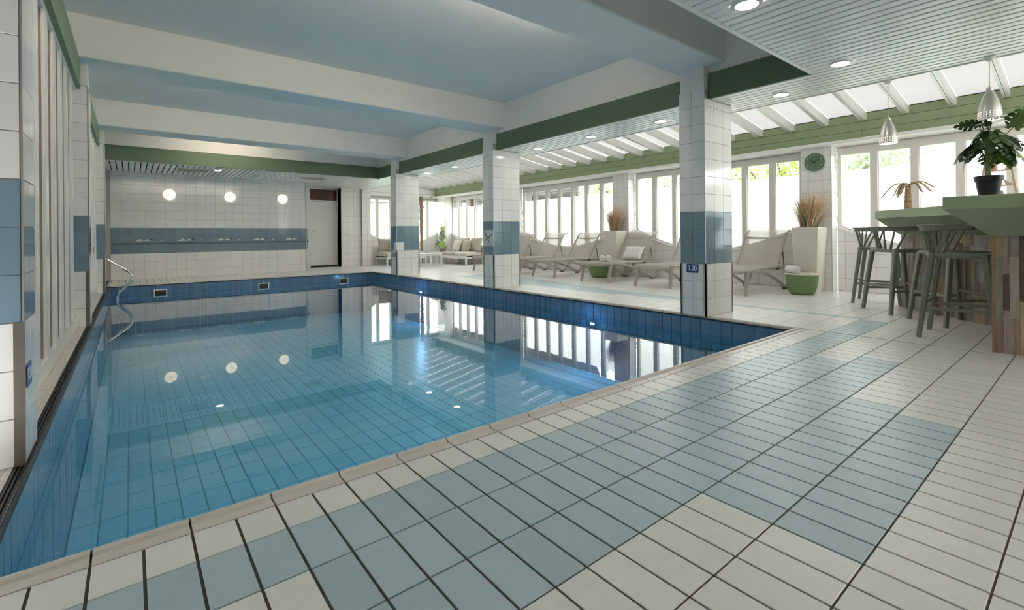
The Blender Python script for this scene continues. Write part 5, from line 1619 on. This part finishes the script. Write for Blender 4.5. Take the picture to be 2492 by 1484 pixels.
# tall fibrous palm stem standing behind the sofa
BARK = mat('palm_fibre', (0.23, 0.16, 0.11), 0.9, var=0.3, nscale=25, color2=(0.40, 0.30, 0.22))
BARKR = mat('rust_palm_top', (0.42, 0.16, 0.09), 0.85, var=0.2, nscale=20, nvar=0.3)
pt = thing('palm_stem', 'tall dried palm stem with stubby husks behind the farthest pillar', 'ornament', (7.93, 14.98, 0))
a = MB(); a.lathe([(0.050, 0), (0.045, 0.9), (0.05, 1.4), (0.062, 2.0), (0.075, 2.3), (0.06, 2.33)], 14); a.build('stem', BARK, pt, True)
rn = random.Random(9)
for k in range(60):
    z = 0.95 + 1.33 * k / 60; an = k * 2.4; r = 0.046 + 0.02 * (z - 0.9)
    d = Vector((math.cos(an), math.sin(an), 0))
    a = MB(); a.sweep([d * (r * 0.8) + Vector((0, 0, z)), d * (r + 0.02) + Vector((0, 0, z + 0.04)), d * (r + 0.045) + Vector((0, 0, z + 0.065))], [0.035, 0.026, 0.006], [0.014, 0.012, 0.005], up=(0, 0, 1))
    a.build('husk', BARKR if z > 1.95 else BARK, pt, True)
# little camera on the end wall beam
t = thing('wall_camera', 'tiny dark camera on the beam in the window corner', 'camera', (8.42, 15.17, 2.335))
a = MB(); a.box(-0.03, 0.03, -0.02, 0, -0.02, 0.03); a.build('bracket', WOODW, t)
a = MB(); a.lathe([(0.001, 0), (0.022, 0.001), (0.024, 0.05), (0.001, 0.052)], 14); o = obj('housing', a.mesh('housing', mat('dark_camera', (0.1, 0.09, 0.09), 0.4), True), t); o.matrix_basis = Matrix.Translation((0, -0.02, 0.0)) @ Matrix.Rotation(PI / 2, 4, 'X')

# ================================================================== OUTSIDE
g = MB(); g.box(9.12, 60, -40, 70, -0.5, -0.15); g.box(-30, 9.12, 15.6, 70, -0.5, -0.15)
tag(g.build('ground', mat('garden_lawn', (0.10, 0.16, 0.05), 0.9, nscale=3, nvar=0.3)), 'green garden lawn outside the windows', 'ground', kind='structure')
def leaf_cloud_mat(name, c):
    def sh(N, L):
        gm = N.new('ShaderNodeNewGeometry')
        hs = N.new('ShaderNodeHueSaturation'); hs.inputs['Color'].default_value = rgb(*c)
        a = N.new('ShaderNodeMath'); a.operation = 'MULTIPLY_ADD'; L.new(gm.outputs['Random Per Island'], a.inputs[0]); a.inputs[1].default_value = 0.9; a.inputs[2].default_value = 0.55
        L.new(a.outputs[0], hs.inputs['Value'])
        d = N.new('ShaderNodeBsdfDiffuse'); L.new(hs.outputs[0], d.inputs['Color'])
        t_ = N.new('ShaderNodeBsdfTranslucent'); L.new(hs.outputs[0], t_.inputs['Color'])
        mx = N.new('ShaderNodeMixShader'); mx.inputs[0].default_value = 0.45
        L.new(d.outputs[0], mx.inputs[1]); L.new(t_.outputs[0], mx.inputs[2])
        return mx.outputs[0]
    return clear_mat(name, sh)
LG1 = leaf_cloud_mat('fresh_green_foliage', (0.22, 0.30, 0.07)); LG2 = leaf_cloud_mat('pale_green_foliage', (0.30, 0.36, 0.16)); LG3 = leaf_cloud_mat('grey_green_foliage', (0.24, 0.31, 0.18))
TRK = mat('tree_bark', (0.10, 0.075, 0.055), 0.9, nscale=6, nvar=0.3)
def tree(label, x, y, h, r, m, seed, n=3600, leaf=0.055):
    t = thing('tree', label, 'tree', (x, y, -0.15), 0, 'trees beyond the windows')
    rn = random.Random(seed)
    a = MB(); a.tube(bez([(0, 0, 0), (0.05, 0.03, h * 0.4), (-0.04, 0.05, h * 0.75)], 4), 0.10, 8); a.build('trunk', TRK, t, True)
    for k in range(7):
        an = rn.uniform(0, 2 * PI); z = h * rn.uniform(0.35, 0.6)
        e = Vector((math.cos(an) * r * 0.8, math.sin(an) * r * 0.8, h * rn.uniform(0.5, 0.85)))
        a = MB(); a.tube(bez([(0, 0.03, z), (e.x * 0.5, e.y * 0.5, (z + e.z) / 2 + 0.1), tuple(e)], 4), 0.025, 6); a.build('branch', TRK, t, True)
    a = MB()
    for _ in range(n):
        while True:
            p = Vector((rn.uniform(-1, 1), rn.uniform(-1, 1), rn.uniform(-1, 1)))
            if p.length < 1 and noise.noise(p * 2.3 + Vector((seed, 0, 0))) > -0.16: break
        c = Vector((p.x * r, p.y * r, h * 0.62 + p.z * h * 0.42))
        u = Vector((rn.uniform(-1, 1), rn.uniform(-1, 1), rn.uniform(-1, 1))).normalized(); v = u.cross(Vector((rn.uniform(-1, 1), rn.uniform(-1, 1), rn.uniform(-1, 1)))).normalized()
        l = leaf * rn.uniform(0.6, 1.3)
        a.face([c - u * l, c + v * l * 0.5, c + u * l, c - v * l * 0.5])
    o = a.build('crown', m, t, fix=False); o['kind'] = 'stuff'
tl = [(12.6, 3.2, 3.4, 1.0, LG3, 'bushy grey green tree seen above the frosted panes behind the bar'), (13.6, 5.35, 3.7, 1.15, LG1, 'fresh green tree seen to the left of the round clock'), (12.5, 6.9, 3.5, 1.0, LG1, 'fresh green tree seen beside the nearest pillar'),
      (14.3, 8.6, 3.6, 1.1, LG2, 'pale green tree seen above the farther grass planter'), (13.2, 11.0, 3.5, 1.1, LG2, 'pale green tree above the frosted panes behind the middle loungers'), (14.6, 13.4, 3.6, 1.2, LG2, 'pale green tree seen behind the middle pillar'), (13.4, 16.2, 3.6, 1.3, LG2, 'pale green tree seen over the corner sofa'),
      (11.3, 20.6, 3.3, 1.5, LG2, 'pale green tree seen through the end wall windows'), (14.0, 1.15, 2.75, 0.7, LG3, 'small grey green tree behind the potted monstera')]
for k, (x, y, h, r, m, lb) in enumerate(tl):
    tree(lb, x, y, h, r, m, 31 + k)
b = thing('garden_building', 'flat roofed pale grey building seen through the end wall window', 'building', (12.6, 30.0, -0.15))
a = MB(); a.box(-2.6, 1.6, 0, 4, 0, 3.35); a.build('wall', mat('grey_render', (0.30, 0.31, 0.32), 0.8), b)
a = MB(); a.box(-2.9, 1.9, -0.3, 4.3, 3.35, 3.6); a.build('roof_edge', mat('dark_roof_edge', (0.16, 0.16, 0.17), 0.7), b)
for k in range(3):
    a = MB(); a.box(-2.2 + 1.2 * k, -1.3 + 1.2 * k, -0.02, 0.0, 1.0, 2.6); a.build('window', mat('far_window', (0.10, 0.12, 0.14), 0.1), b)
